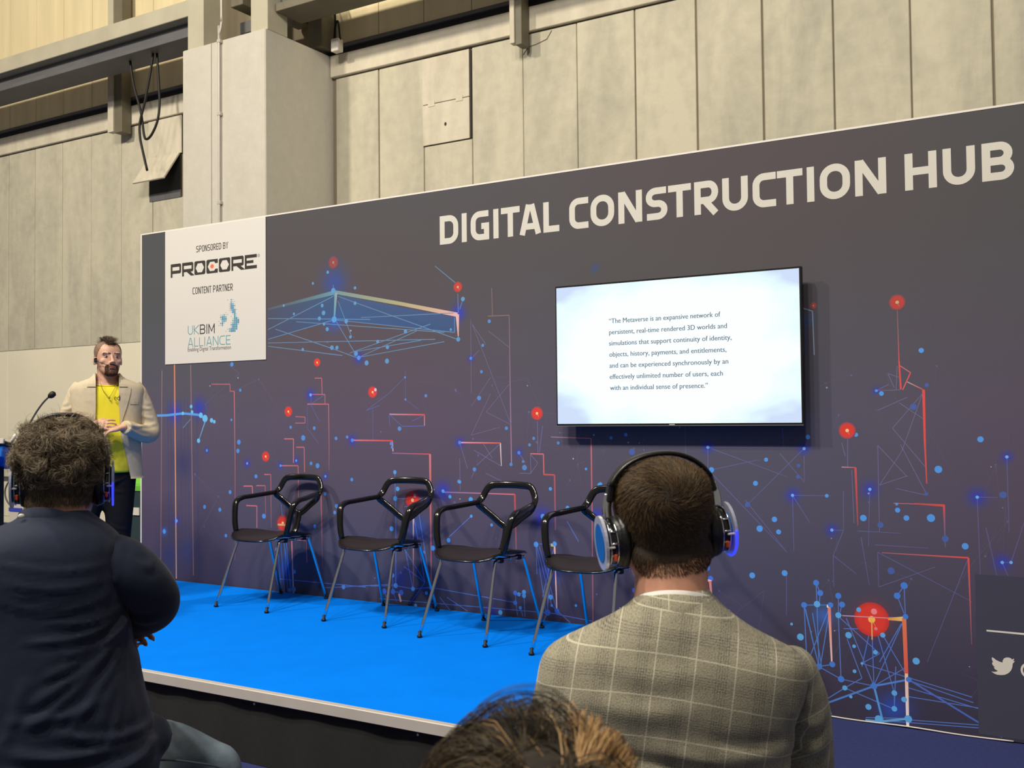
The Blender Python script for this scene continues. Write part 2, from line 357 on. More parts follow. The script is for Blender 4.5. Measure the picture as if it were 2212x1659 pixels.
MB().loft([(.78, -.25, .25, 0, .25, .25), (.86, -.25, .25, 0, .25, .25), (.93, -.16, .16, 0, .16, .16), (.94, -.1, .1, 0, .1, .1)], 24, 5).build('lid', mat('lime_green', (120, 205, 70), .5), bn)
MB().box(.0, .1, -.235, -.225, .52, .60, M=Matrix.Rotation(.0, 4, 'Y')).build('paper_tag', M['white'], bn)
MB().tube([(-.15, -.21, .03), (-.15, .21, .03)], .03, 8).build('wheel_axle', M['rubber'], bn)

# ------------------------------------------------------------------ stage
SZ = .337; SYF = -2.0; SX0, SX1 = -7.1, -1.75
st = thing('stage_platform', 'low stage platform with bright blue carpet and pale metal edge', 'stage', (-4.4, -1, 0))
rel(st, MB().box(SX0+.02, SX1-.02, SYF+.035, -.012, .28, SZ-.004, bev=.002)).build('deck', M['carpet_blue'], st)
rel(st, MB().box(SX0, SX1, SYF, SYF+.034, .287, SZ-.001, bev=.003)).build('edge_trim', M['alu'], st)
rel(st, MB().box(SX1-.02, SX1, SYF+.035, -.02, .287, SZ-.001, bev=.003)).build('edge_trim', M['alu'], st)
rel(st, MB().box(SX0, SX0+.02, SYF+.035, -.02, .287, SZ-.001, bev=.003)).build('edge_trim', M['alu'], st)
sk = MB(); n = 200; v = []; f = []
for i in range(n+1):
    x = SX0+.01+(SX1-SX0-.02)*i/n; y = SYF+.028+.004*math.sin(x*9)+.003*math.sin(x*23)
    v += [(x, y+.006, .29), (x, y, .15), (x, y-.002, .002)]
for i in range(n):
    for j in (0, 1): a = i*3+j; f.append((a, a+1, a+4, a+3))
sk.add(v, f); rel(st, sk).build('front_skirt', M['black'], st, True)
rel(st, MB().box(SX1-.03, SX1-.015, SYF+.04, -.03, 0.001, .285)).build('side_skirt', M['black'], st)
rel(st, MB().box(SX0+.01, SX0+.03, SYF+.04, -.03, 0.001, .285)).build('side_skirt', M['black'], st)
for x in (-5.2, -4.3, -3.4, -2.5):
    rel(st, MB().ell((x, SYF+.018, .272), (.006, .004, .006), 8)).build('screw', M['alu'], st)

# ------------------------------------------------------------------ printed backdrop
BX0, BX1, BT = -6.605, 1.6, 2.968
bd = thing('exhibition_backdrop', 'long dark printed exhibition backdrop wall with glowing network pattern', 'backdrop', (-2.5, 0, 0))
rel(bd, MB().box(BX0, BX1, .004, .07, 0.002, BT, bev=.002)).build('wall_panel', mat('backdrop_frame', (70, 66, 74), .8), bd)
rel(bd, MB().box(BX0-.003, BX1, -.002, .075, BT, BT+.010)).build('top_edge', M['white'], bd)
rel(bd, MB().box(BX0-.014, BX0-.001, -.002, .075, 0.002, BT+.010)).build('side_edge', M['white'], bd)

def W(px, py):
    p = survey(px, py, Y=0); return p.x, p.z
def wscale(px, py):   # metres per pixel, vertical
    return abs(W(px, py+1)[1]-W(px, py)[1])
GL = []   # soft printed glows: x, z, r, colour, strength
def glow(px, py, r, c=(48, 60, 205), a=.8):
    x, z = W(px, py); GL.append((x, z, r*wscale(px, py), c, a))
for g in ((378, 893, 34), (430, 882, 36, (50, 60, 190)), (381, 1125, 15), (355, 1148, 15, (60, 110, 230)), (722, 610, 60, (52, 78, 160), .75), (722, 690, 42, (50, 90, 190), .8), (775, 773, 20), (990, 676, 30),
          (761, 951, 18), (993, 956, 18), (671, 853, 20), (534, 1001, 14), (703, 1029, 12), (447, 973, 10), (606, 1006, 12), (640, 995, 12), (957, 1061, 34), (1172, 1118, 36), (1121, 978, 14), (1017, 774, 12),
          (1190, 1235, 40, (45, 70, 190), .7), (865, 1250, 45, (45, 60, 170), .6), (905, 1140, 45, (40, 75, 180), .7), (617, 1230, 40, (35, 80, 190), .75), (1062, 1322, 22), (1745, 690, 22, (60, 100, 170), .5),
          (1712, 1070, 24), (1879, 1057, 26), (2111, 1074, 30), (2175, 987, 18), (1797, 1145, 20), (2165, 1215, 28), (1737, 969, 20), (1529, 966, 20), (1893, 844, 12), (1285, 580, 14, (50, 80, 150), .7),
          (1932, 1531, 60, (45, 80, 200), .8), (1780, 1330, 36, (60, 110, 210), .8), (1888, 1400, 60, (40, 60, 130), .5), (1290, 1110, 20), (611, 1130, 26, (225, 70, 50), .6), (891, 1080, 28, (215, 60, 60), .6), (1883, 1338, 50, (235, 50, 45), .75), (395, 1000, 60, (46, 52, 100), .5), (365, 1200, 40, (46, 58, 120), .5), (405, 1190, 40, (46, 58, 120), .5)):
    glow(*g)
GX = np.array([(g[0], g[1], g[2]) for g in GL]); GC = np.array([g[3] for g in GL], float); GA = np.array([g[4] for g in GL])
KZ = [0, .25, .6, 1.0, 1.5, 2.0, 2.5, 3.0]
KC = np.array([(56, 53, 74), (64, 60, 84), (74, 70, 92), (84, 77, 98), (88, 81, 100), (83, 80, 90), (79, 76, 79), (76, 74, 77)], float)  # tone by height: printed gradient with some of the lighting put into it
def bgcol(x, z):
    x = np.atleast_1d(np.asarray(x, float)); z = np.atleast_1d(np.asarray(z, float))
    c = np.stack([np.interp(z, KZ, KC[:, k]) for k in range(3)], -1)
    wv = (np.sin(x*1.3+1)*np.sin(z*1.7+x*.4)); c = c+wv[:, None]*np.array([3.5, -2.5, -2])
    top = np.clip((z-2.1)/.8, 0, 1)
    for i in range(len(GX)):
        d = np.hypot(x-GX[i, 0], z-GX[i, 1])/GX[i, 2]
        a = (np.exp(-(d*1.75)**2)*GA[i])[:, None]; c = c*(1-a)+GC[i]*a
    return c
def tolin(c):
    c = np.clip(np.asarray(c, float)/255, 0, 1); return np.where(c <= .04045, c/12.92, ((c+.055)/1.055)**2.4)
class Print:
    def __init__(s, base=0): s.v = []; s.f = []; s.c = []; s.bb = []; s.base = base
    def poly(s, P, C, y=-.001, faces=None):
        # printed shapes that cross each other lie on separate ink layers, microns apart
        xs_ = [p[0] for p in P]; zs_ = [p[1] for p in P]; bb = (min(xs_), max(xs_), min(zs_), max(zs_))
        k = max([q[4] for q in s.bb if q[0] < bb[1] and bb[0] < q[1] and q[2] < bb[3] and bb[2] < q[3]], default=s.base)+1
        s.bb.append(bb+(k,)); y = (-.0004 if y > -.005 else -.0052)-k*6e-6
        o = len(s.v); s.v += [(p[0], y, p[1]) for p in P]; s.c += [tuple(c) for c in C]
        s.f += [tuple(i+o for i in q) for q in (faces or [tuple(range(len(P)))])]
    def build(s, name, parent, mtl):
        me = bpy.data.meshes.new(name); me.from_pydata(s.v, [], s.f)
        at = me.color_attributes.new('ink', 'FLOAT_COLOR', 'POINT'); n = len(s.v)
        col = np.ones((n, 4)); col[:, :3] = tolin(s.c); at.data.foreach_set('color', col.ravel())
        o = link_mesh(name, me, mtl, parent); off = parent.location
        me.transform(Matrix.Translation(-Vector(off))); return o
def ink(name, rough=.75):
    m = mat(name, (128, 128, 128), rough, spec=.25); N = m.node_tree.nodes; a = N.new('ShaderNodeAttribute'); a.attribute_name = 'ink'
    m.node_tree.links.new(a.outputs['Color'], N['Principled BSDF'].inputs['Base Color']); return m
M['ink'] = ink('printed_fabric')
PR = Print()
hx = [W(x, y)[0] for x, y in ((1770, 1545), (1850, 1556), (1960, 1572), (2080, 1590), (2190, 1607))]
hm_ = MB().tube(cr([(x, -.006-.004*(i % 2), .006+.003*((i+1) % 2)) for i, x in enumerate(hx)], 5), .0035, 6, ref=(0, 1, 0))
rel(bd, hm_).build('hem_edge', M['white'], bd, True)  # pale hem strip; its edge highlight is put into the white
xs = np.linspace(BX0, BX1, 420); zs = np.linspace(.006, BT, 150); XX, ZZ = np.meshgrid(xs, zs, indexing='ij')
# the fabric hangs a little loose at the hem on the right
CC = bgcol(XX.ravel(), ZZ.ravel()); PR.v = [(x, -.0002, z) for x, z in zip(XX.ravel(), ZZ.ravel())]; PR.c = CC.tolist()
nz = len(zs); PR.f = [(i*nz+j, (i+1)*nz+j, (i+1)*nz+j+1, i*nz+j+1) for i in range(len(xs)-1) for j in range(nz-1)]
PR.build('printed_fabric', bd, M['ink'])

LN = Print()
def line(x1, y1, x2, y2, w1=1.6, c1=(110, 130, 200), a1=.6, w2=None, c2=None, a2=None, y=-.0012):
    w2 = w1 if w2 is None else w2; c2 = c2 or c1; a2 = a1 if a2 is None else a2
    A = Vector(W(x1, y1)); B = Vector(W(x2, y2)); s = wscale((x1+x2)/2, (y1+y2)/2)*.5
    d = (B-A); 
    if d.length < 1e-6: return
    d.normalize(); nrm = Vector((-d.y, d.x)); n = max(2, int((B-A).length/.06)); P = []; C = []
    for i in range(n+1):
        t = i/n; p = A.lerp(B, t); ww = (w1+(w2-w1)*t)*s; a = a1+(a2-a1)*t
        if p.y < .01: p.y = .01
        if p.x < BX0: p.x = BX0
        bg = bgcol(p.x, p.y)[0]; c = bg*(1-a)+(np.array(c1)*(1-t)+np.array(c2)*t)*a
        P += [p+nrm*ww, p-nrm*ww]; C += [c, c]
    LN.poly(P, C, y, [(2*i, 2*i+1, 2*i+3, 2*i+2) for i in range(n)])
def dot(px, py, r, c=(84, 158, 240), a=.95, y=-.0018):
    x, z = W(px, py); R = r*wscale(px, py); bg = bgcol(x, z)[0]; cc = bg*(1-a)+np.array(c)*a; n = 14
    P = [(x+R*math.cos(2*math.pi*k/n), max(.008, z+R*math.sin(2*math.pi*k/n))) for k in range(n)]; LN.poly(P, [cc]*n, y)
def reddot(px, py, r, a=.95):
    x, z = W(px, py); R = r*wscale(px, py); n = 24; P = [(x, z)]; C = []; bg = bgcol(x, z)[0]
    core = bg*(1-a)+np.array((226, 62, 52))*a; C = [core]
    for rr, cc in ((.80, core), (1.12, bg)):
        for k in range(n): P.append((x+R*rr*math.cos(2*math.pi*k/n), z+R*rr*math.sin(2*math.pi*k/n))); C.append(cc)
    F_ = [(0, 1+k, 1+(k+1) % n) for k in range(n)]+[(1+k, 1+n+k, 1+n+(k+1) % n, 1+(k+1) % n) for k in range(n)]
    LN.poly(P, C, -.0015, F_); dot(px, py, r*.22, (252, 214, 150), a, -.0022); line(px, py, px+r*.3, py+r*.55, 1.5, (252, 200, 140), a*.8, .4, y=-.0021)
# faint web of network lines
rw = random.Random(5)
nodes = [(rw.uniform(420, 2200), rw.uniform(700, 1500)) for _ in range(150)]
for i, (x, y) in enumerate(nodes):
    if W(x, y)[1] < .1: continue
    near = sorted(nodes, key=lambda q: abs(q[0]-x)+abs(q[1]-y))[1:5]
    q = rw.choice(near); a = rw.uniform(.10, .30)*(1 if y > 800 else .5)
    if W(*q)[1] > .05: line(x, y, q[0], q[1], 1.1, (130, 130, 190), a, a2=a*.4)
    x2, y2 = x+rw.uniform(-90, 90), y+rw.uniform(40, 170)
    if W(x2, y2)[1] > .05: line(x, y, x2, y2, 1.0, (130, 128, 185), a, a2=.05)
    if rw.random() < .5: dot(x, y, rw.uniform(1.5, 2.6), (115, 120, 190), .55)
    if rw.random() < .25: dot(x+rw.uniform(-20, 20), y+rw.uniform(-20, 20), rw.uniform(1.2, 2), (190, 200, 240), .7)
PK = (232, 120, 128); RD = (232, 84, 80); TN = (196, 150, 140); BL = (92, 130, 225); CY = (110, 180, 235); WH = (244, 214, 216)
line(350, 800, 347, 1243, 2.2, TN, .5); line(377, 788, 381, 1250, 4, (220, 128, 88), .95, 3, (225, 190, 180), .8); line(412, 788, 418, 1243, 2.6, TN, .5)
for x in (362, 368, 390, 398, 405, 425): line(x, 860, x+4, 1240, 2.5, (56, 66, 130), .3, a2=.45)
for p in ((335, 898, 362, 897), (362, 897, 395, 893), (395, 893, 428, 896), (428, 896, 446, 905)): line(*p, 5, (92, 165, 240), .9)
for d in ((429, 952, 5), (457, 908, 5), (463, 911, 4), (443, 904, 8), (434, 897, 6), (415, 890, 4), (413, 878, 4), (395, 893, 4)): dot(*d, (110, 195, 245))
line(444, 908, 430, 950, 3, CY, .9, 1.5); line(395, 925, 412, 905, 1.5, CY, .6)
def path(pts, w=2, c=PK, a=.8, cc=None, aa=None):
    n = len(pts)-1
    for i in range(n):
        t0, t1 = i/n, (i+1)/n; c0 = [c[k]+((cc or c)[k]-c[k])*t0 for k in range(3)]; c1_ = [c[k]+((cc or c)[k]-c[k])*t1 for k in range(3)]
        A2 = a if aa is None else aa; line(*pts[i], *pts[i+1], w, c0, a+(A2-a)*t0, None, c1_, a+(A2-a)*t1)
path([(457, 830), (497, 830), (497, 845), (506, 845)], 2, PK, .6); path([(506, 845), (508, 1000), (508, 1210)], 2.6, PK, .75, None, .2)
path([(680, 817), (695, 817), (696, 852)], 2, PK, .7); path([(672, 852), (702, 852), (702, 873)], 1.8, PK, .7); path([(664, 873), (710, 873), (711, 960), (711, 1015)], 2.3, PK, .85, None, .3)
path([(664, 873), (664, 925), (690, 960)], 1.2, BL, .4); path([(671, 873), (690, 910)], 1.2, BL, .5); path([(672, 852), (672, 873), (702, 852)], 1.2, BL, .6)
path([(638, 900), (659, 901), (659, 914), (638, 914)], 1.8, PK, .7); path([(614, 948), (634, 948), (634, 1000)], 2.4, PK, .8); path([(640, 966), (657, 966), (658, 1020)], 2.2, PK, .75)
path([(607, 1006), (644, 1006), (645, 1080)], 2.4, PK, .85, None, .5); path([(571, 1025), (585, 1025), (586, 1140)], 2.4, PK, .85, None, .3)
path([(526, 1050), (545, 1050), (546, 1072)], 2.6, PK, .8); path([(554, 1049), (573, 1049), (574, 1120)], 2.4, PK, .8, None, .3); path([(532, 1092), (555, 1093), (555, 1140)], 2.4, PK, .8)
path([(640, 1166), (662, 1168), (663, 1215)], 2.4, PK, .8); line(630, 1160, 634, 1282, 4, PK, .9, 3, WH); line(693, 1045, 697, 1230, 3, PK, .8, a2=.2)
for a_ in ((608, 1090, 622, 1280), (606, 1165, 615, 1282), (618, 1165, 628, 1280), (600, 1170, 607, 1283), (612, 1165, 632, 1282)): line(*a_, 2.2, (60, 130, 235), .8)
# roof outline high on the left
LN.poly([W(735, 638), W(985, 686), W(985, 718), W(725, 691)], [(66, 88, 128), (66, 86, 130), (60, 84, 126), (58, 88, 136)], -.0006)
LN.poly([W(578, 668), W(722, 634), W(722, 691), W(578, 735)], [(74, 78, 98), (62, 88, 122), (58, 86, 130), (74, 76, 98)], -.0006)
line(579, 668, 722, 632, 4, (86, 116, 140), .4, 9, (104, 150, 160), .9, y=-.0014); line(724, 631, 860, 655, 8, (118, 150, 150), .9, 8, (176, 172, 130), .9, y=-.0014); line(860, 655, 988, 680, 8, (176, 172, 130), .9, 9, (226, 178, 168), .95, y=-.0014)
line(988, 679, 990, 727, 9, (228, 180, 176), .95, 2, y=-.0016); line(726, 632, 722, 690, 8, (150, 178, 180), .8, 4, (90, 170, 190), .8, y=-.0016)
for a_ in ((723, 691, 982, 718), (579, 733, 725, 690), (579, 712, 720, 640), (725, 692, 770, 768), (720, 615, 722, 640), (595, 711, 715, 752), (715, 752, 775, 774), (755, 763, 930, 700), (775, 772, 900, 715), (775, 772, 960, 738), (579, 741, 940, 733), (579, 748, 740, 768), (579, 688, 800, 690), (730, 640, 988, 733), (730, 650, 760, 728), (640, 695, 960, 718), (765, 760, 910, 735), (780, 686, 980, 676), (982, 685, 982, 718), (989, 634, 990, 676), (940, 575, 985, 612), (999, 650, 993, 668)): line(*a_, 1.6, CY, .5, a2=.6)
for d in ((696, 660, 4), (699, 676, 5), (690, 688, 4.5), (700, 700, 3.5), (707, 711, 4.5), (717, 751, 5), (728, 751, 4.5), (769, 764, 5.5), (775, 773, 5), (792, 784, 5.5), (836, 780, 5.5), (816, 738, 4), (837, 750, 4.5), (876, 716, 4.5), (757, 728, 3.5), (767, 655, 4), (748, 694, 5), (654, 755, 3.5), (635, 678, 3), (613, 660, 3), (708, 588, 3.5), (767, 622, 3.5), (990, 733, 5), (1000, 646, 5), (974, 712, 3), (676, 612, 3), (722, 690, 7), (720, 628, 6)): dot(*d, (96, 170, 232), .75)
path([(875, 815), (840, 850), (791, 887)], 1.5, BL, .4); line(791, 887, 820, 876, 1.4, BL, .5); path([(876, 800), (876, 863), (905, 885)], 1.3, BL, .35); line(805, 880, 806, 950, 1.4, BL, .4)
path([(841, 895), (917, 896)], 3, (220, 170, 200), .7, (232, 84, 80), .95); line(917, 896, 917, 920, 3, RD, .9, 1.5, (200, 180, 220)); path([(841, 895), (842, 920)], 1.3, BL, .6); path([(868, 921), (917, 920)], 1.5, BL, .6); path([(841, 895), (868, 920)], 1.4, BL, .5); line(890, 910, 916, 897, 1.4, BL, .5)
path([(761, 951), (848, 952)], 3, (240, 130, 150), .85, (232, 72, 66), 1); line(848, 952, 849, 975, 3, RD, .9, 2, WH)
path([(847, 979), (929, 981)], 2.4, (160, 130, 190), .6, RD, .9); line(929, 981, 932, 1275, 5.5, PK, .9, 3, a2=.55)
path([(993, 956), (1081, 957)], 3, (240, 170, 190), .9, RD, .95); line(1081, 957, 1083, 1007, 3, WH, .9, 1.5); 
for a_ in ((993, 956, 1010, 1012), (1043, 957, 1064, 990), (1081, 958, 1030, 1005), (1023, 972, 1083, 1007), (993, 990, 994, 1060), (1018, 1033, 1027, 1014), (1049, 1022, 1085, 1040)): line(*a_, 1.4, (140, 140, 200), .5)
path([(1146, 980), (1174, 981), (1175, 1025)], 2.6, PK, .85); path([(1174, 1025), (1198, 1026), (1199, 1080), (1200, 1145)], 3.4, RD, .85, PK, .4)
for a_ in ((1146, 981, 1147, 1022), (1122, 1022, 1146, 1023), (1146, 982, 1162, 1000), (1162, 1000, 1146, 1023), (1172, 920, 1165, 978), (1161, 910, 1162, 978), (1121, 978, 1135, 1000)): line(*a_, 1.4, (130, 130, 200), .6)
path([(1190, 944), (1277, 947)], 2, (200, 160, 200), .5, PK, .9); path([(1277, 947), (1279, 1100), (1281, 1345)], 3, PK, .85, PK, .4)
path([(959, 1063), (1112, 1068)], 2.6, (180, 140, 210), .6, PK, .95); line(1112, 1068, 1116, 1215, 4.5, RD, .8, 2.5, PK, .3)
path([(1100, 681), (1102, 830), (1105, 1000)], 2.2, (190, 140, 170), .35, (200, 150, 190), .75); line(1054, 683, 1100, 681, 2, TN, .4); line(1062, 622, 1064, 683, 2, TN, .35)
for a_ in ((1017, 690, 1018, 850), (1020, 700, 1104, 917), (1018, 940, 1060, 850), (1018, 940, 1080, 923), (1100, 830, 1050, 890), (1035, 757, 1018, 775), (1050, 890, 1103, 917), (1018, 878, 1060, 815), (1055, 715, 1101, 751), (1020, 700, 1050, 745)): line(*a_, 1.3, (140, 136, 195), .42)
for d in ((1043, 746, 3.5), (1040, 803, 3.5), (1035, 860, 5), (1094, 925, 4), (1104, 1003, 4), (1025, 1014, 4.5), (1133, 1010, 6), (1057, 694, 4), (1017, 774, 3.5), (1153, 947, 3.5), (1144, 961, 3.5), (1206, 957, 3.5), (1121, 978, 4), (1130, 997, 3), (993, 956, 4), (761, 951, 4), (750, 944, 3.5), (920, 855, 3.5), (863, 926, 5), (845, 958, 4), (875, 815, 2.5), (876, 863, 2.5), (991, 1040, 4), (847, 966, 3.5)): dot(*d, (88, 150, 232), .85)
path([(1732, 665), (1755, 672), (1757, 720), (1759, 767)], 2.4, (160, 180, 215), .7); line(1740, 690, 1742, 760, 5, (60, 80, 140), .5)
line(1938, 660, 1942, 780, 1.2, (150, 130, 150), .6, 2.5, RD, .8); line(1942, 780, 1946, 841, 3, RD, .9, 4); path([(1944, 790), (1967, 805)], 2, PK, .8); line(1967, 805, 1950, 842, 3, RD, .85, 2, PK); line(1960, 825, 1995, 842, 2, WH, .7, 2.5, RD); line(1995, 842, 1998, 960, 6, RD, .95, 4); line(1998, 960, 2002, 1045, 4, RD, .9, 2)
for a_ in ((1895, 887, 1960, 858), (1993, 850, 1928, 925), (1928, 925, 2000, 1010), (1993, 850, 1948, 975), (1948, 975, 1900, 1048), (1896, 962, 1960, 1030), (1896, 962, 1900, 1150), (1900, 1048, 1960, 1028), (1945, 960, 2003, 1070), (1893, 844, 1920, 830), (1893, 844, 1945, 842), (1918, 807, 1932, 838), (1918, 807, 1942, 815), (1938, 790, 1936, 842), (1818, 956, 1826, 985), (1831, 945, 1831, 1010), (1942, 870, 1995, 905), (1935, 1055, 2003, 1070), (1840, 1015, 1845, 1130)): line(*a_, 1.4, (140, 140, 205), .48)
path([(1818, 1009), (1848, 1010)], 2, WH, .6, RD, .9); line(1848, 1010, 1853, 1135, 5, RD, .85, 2, a2=.6)
for a_ in ((1712, 1070, 1715, 1190), (1712, 1070, 1750, 1130), (1712, 1070, 1795, 1071), (2111, 1074, 2155, 1075), (2111, 1074, 2118, 1250), (2175, 987, 2180, 1150), (2130, 1140, 2155, 1250), (2165, 1215, 2180, 1250), (2165, 1215, 2184, 1215), (2184, 1215, 2212, 1130), (1529, 966, 1530, 1075), (1529, 966, 1700, 1030), (1537, 1015, 1640, 993), (1737, 969, 1610, 1095), (1530, 1015, 1700, 1193), (1610, 1080, 1700, 1193), (1690, 925, 1693, 968), (1529, 966, 1737, 968), (1737, 985, 1738, 1040), (1685, 980, 1738, 1042), (1879, 1057, 1876, 1180), (1797, 1145, 1822, 1146), (1822, 1060, 1822, 1146), (1822, 1146, 1800, 1200), (1800, 1200, 1801, 1268), (1800, 1200, 1850, 1240), (1853, 1147, 1945, 1152), (1860, 1160, 1878, 1264), (1890, 1177, 2005, 1184), (1898, 1268, 2020, 1225), (1896, 1193, 1898, 1268), (1896, 1193, 2100, 1300), (2092, 1205, 2003, 1430), (1699, 1240, 1699, 1330), (1480, 920, 1482, 1000)): line(*a_, 1.5, (120, 130, 215), .5, a2=.35)
path([(1930, 1087), (2039, 1091)], 2, PK, .6, RD, .95); line(1975, 1088, 2039, 1092, 2.5, RD, .8, 5.5); line(2039, 1090, 2042, 1182, 4.5, RD, .9, 1.6, BL, .5)
line(1905, 1194, 2092, 1205, 2, PK, .5, 3.5, RD, .95); line(2092, 1205, 2099, 1392, 4, RD, .95, 1.6, PK, .4)
for d in ((1990, 757, 5.5), (1904, 850, 5), (1893, 844, 3), (2027, 1014, 8), (2118, 949, 6.5), (1849, 939, 4.5), (1673, 1122, 6), (1641, 1142, 7), (1682, 1149, 5.5), (1865, 1119, 7), (1939, 1102, 5.5), (1937, 1089, 3), (1958, 1119, 6), (2011, 1119, 8.5), (2085, 1180, 7), (1625, 1243, 6.5), (1695, 1238, 6.5), (1786, 1071, 4), (1573, 1322, 6), (1745, 944, 5), (1632, 1044, 5.5), (1655, 993, 4.5), (1352, 939, 4), (1320, 946, 3.5), (1297, 1046, 4.5), (1266, 1013, 3), (1537, 1015, 6)): dot(*d, (84, 160, 245))
for d in ((1973, 879, 7), (2002, 832, 4.5), (1902, 1134, 6.5), (2042, 1164, 7), (2167, 1069, 7.5), (1615, 1090, 6), (1365, 976, 7), (1724, 1030, 4.5), (1925, 1233, 7.5), (1725, 1006, 4), (1615, 1090, 6), (2001, 1067, 4)): dot(*d, (72, 104, 190), .8)
for x, y in ((1712, 1070), (1879, 1057), (2111, 1074), (2175, 987), (1797, 1145), (2165, 1215), (2184, 1215), (1737, 969), (1529, 966)): dot(x, y, 3.5, (120, 185, 250))
# bottom right structure
for a_ in ((1737, 1307, 1743, 1428), (1737, 1307, 1769, 1440), (1765, 1305, 1769, 1440), (1794, 1307, 1745, 1430), (1794, 1307, 1772, 1440), (1737, 1307, 1794, 1307), (1763, 1259, 1765, 1305), (1772, 1281, 1770, 1300), (1755, 1324, 1775, 1440), (1763, 1259, 1772, 1281), (1740, 1315, 1768, 1436),
           (1811, 1329, 1817, 1467), (1811, 1329, 1956, 1335), (1811, 1287, 1811, 1329), (1819, 1306, 1813, 1329), (1953, 1265, 1956, 1332), (1938, 1287, 1953, 1325), (1953, 1265, 1938, 1287), (1883, 1345, 1888, 1482), (1950, 1345, 1888, 1480), (1947, 1347, 1900, 1430), (1815, 1335, 1900, 1412), (1828, 1335, 1888, 1482), (1907, 1372, 1962, 1465), (1893, 1360, 1932, 1497), (1900, 1412, 1862, 1433), (1862, 1465, 1830, 1380), (1883, 1345, 1862, 1440), (1822, 1358, 1892, 1358), (1888, 1482, 1960, 1440), (1935, 1440, 1932, 1532),
           (1817, 1467, 1888, 1482), (1769, 1440, 1817, 1467), (1743, 1458, 1769, 1440), (1798, 1435, 1769, 1440), (1825, 1486, 1862, 1465), (1825, 1486, 1932, 1532), (1862, 1433, 2100, 1506), (1963, 1470, 2103, 1518), (1960, 1485, 2212, 1560), (1963, 1555, 2205, 1573), (1870, 1550, 1962, 1552), (1770, 1520, 1825, 1486), (1898, 1553, 1910, 1565), (1932, 1497, 1932, 1532), (1963, 1505, 2212, 1545), (1890, 1555, 2212, 1580)): line(*a_, 2, BL if a_[0] > 1800 else (84, 140, 235), .85)
line(1888, 1482, 1963, 1468, 4, (84, 140, 235), .95); line(1888, 1482, 1772, 1524, 4, (84, 140, 235), .9); line(1888, 1482, 1908, 1562, 4.5, (90, 160, 240), .95); line(1963, 1468, 2165, 1592, 4, (80, 115, 215), .9); line(1870, 1562, 1965, 1552, 5, CY, .9)
line(1791, 1308, 1797, 1435, 7, (240, 130, 110), .95, 3, (250, 220, 225)); line(1786, 1309, 1793, 1310, 6, (250, 235, 200), 1)
reddot(1883, 1338, 33, .98); dot(1883, 1338, 7.5, (255, 196, 90), 1, -.0024); dot(1888, 1321, 6.5, (255, 150, 160), .9, -.0024); dot(1892, 1358, 3.5, (255, 150, 160), .8, -.0024)
line(1883, 1338, 1884, 1382, 2.5, (250, 190, 110), .9, y=-.0023); line(1820, 1330, 1955, 1337, 2, (240, 170, 190), .8, y=-.0023)
line(1918, 1337, 1956, 1337, 5, (240, 150, 60), .95, 11, (252, 225, 150), y=-.0023); line(1953, 1335, 1958, 1455, 9, (238, 130, 90), .95, 8, (236, 96, 84), y=-.0026); line(1958, 1455, 1961, 1571, 7, (248, 208, 200), .95, 6, (255, 240, 245), y=-.0026)
for d in ((1763, 1259, 6.5), (1772, 1281, 6.5), (1737, 1307, 6.5), (1794, 1307, 6), (1811, 1287, 6.5), (1819, 1306, 6.5), (1953, 1265, 7.5), (1938, 1287, 7), (1956, 1332, 6), (1743, 1424, 7), (1769, 1440, 7), (1798, 1435, 6.5), (1817, 1467, 7), (1888, 1482, 7), (1963, 1468, 6)): dot(*d, (70, 132, 232))
for d in ((1765, 1305, 7), (1811, 1329, 6.5), (1833, 1372, 7), (1907, 1372, 5.5), (1845, 1396, 4), (1891, 1409, 5), (1729, 1376, 7.5), (1825, 1486, 5.5), (1932, 1497, 6), (1953, 1511, 6), (1876, 1527, 6.5), (1898, 1553, 8), (1962, 1553, 8), (1791, 1541, 5.5), (1979, 1428, 7.5), (1746, 1458, 4), (1855, 1317, 5), (1846, 1450, 4), (1862, 1433, 3), (1838, 1505, 3.5), (1710, 1348, 3), (1932, 1531, 6)): dot(*d, (96, 180, 250))
# between the chairs
for a_ in ((855, 1077, 855, 1262), (873, 1175, 892, 1272), (895, 1120, 918, 1258), (905, 1110, 931, 1269), (873, 1224, 918, 1258), (918, 1258, 885, 1305), (870, 1180, 917, 1255), (853, 1020, 854, 1077), (854, 1077, 928, 1078), (873, 1095, 925, 1085), (848, 1243, 849, 1278), (830, 1277, 838, 1300), (849, 1278, 857, 1300), (849, 1278, 867, 1280),
           (800, 1266, 855, 1265), (855, 1265, 892, 1272), (892, 1272, 931, 1269), (931, 1269, 1110, 1301), (820, 1293, 1210, 1326), (950, 1290, 972, 1318), (965, 1290, 1010, 1320), (1158, 1178, 1180, 1325), (1160, 1180, 1192, 1308), (1185, 1200, 1183, 1323), (1165, 1180, 1203, 1320), (1195, 1200, 1184, 1300), (1198, 1178, 1172, 1290), (1158, 1176, 1160, 1240), (1198, 1176, 1165, 1175), (1183, 1323, 1280, 1342), (1192, 1308, 1232, 1345), (1183, 1323, 1175, 1340), (1113, 1281, 1118, 1330), (1132, 1280, 1134, 1332), (1124, 1313, 1130, 1332), (1116, 1285, 1132, 1280), (1225, 1126, 1250, 1170), (1018, 1115, 970, 1160), (600, 1250, 790, 1268), (700, 1270, 850, 1262)): line(*a_, 1.9, (92, 132, 228), .75)
line(893, 1105, 893, 1275, 3.2, (250, 225, 225), .9, 2.5, PK, .4); line(1198, 1178, 1203, 1322, 4, (250, 190, 170), .95, 2.5, (240, 200, 215)); line(1190, 1177, 1199, 1178, 6, (250, 225, 120), .9, y=-.002); line(862, 1282, 866, 1300, 5, (245, 190, 190), .9)
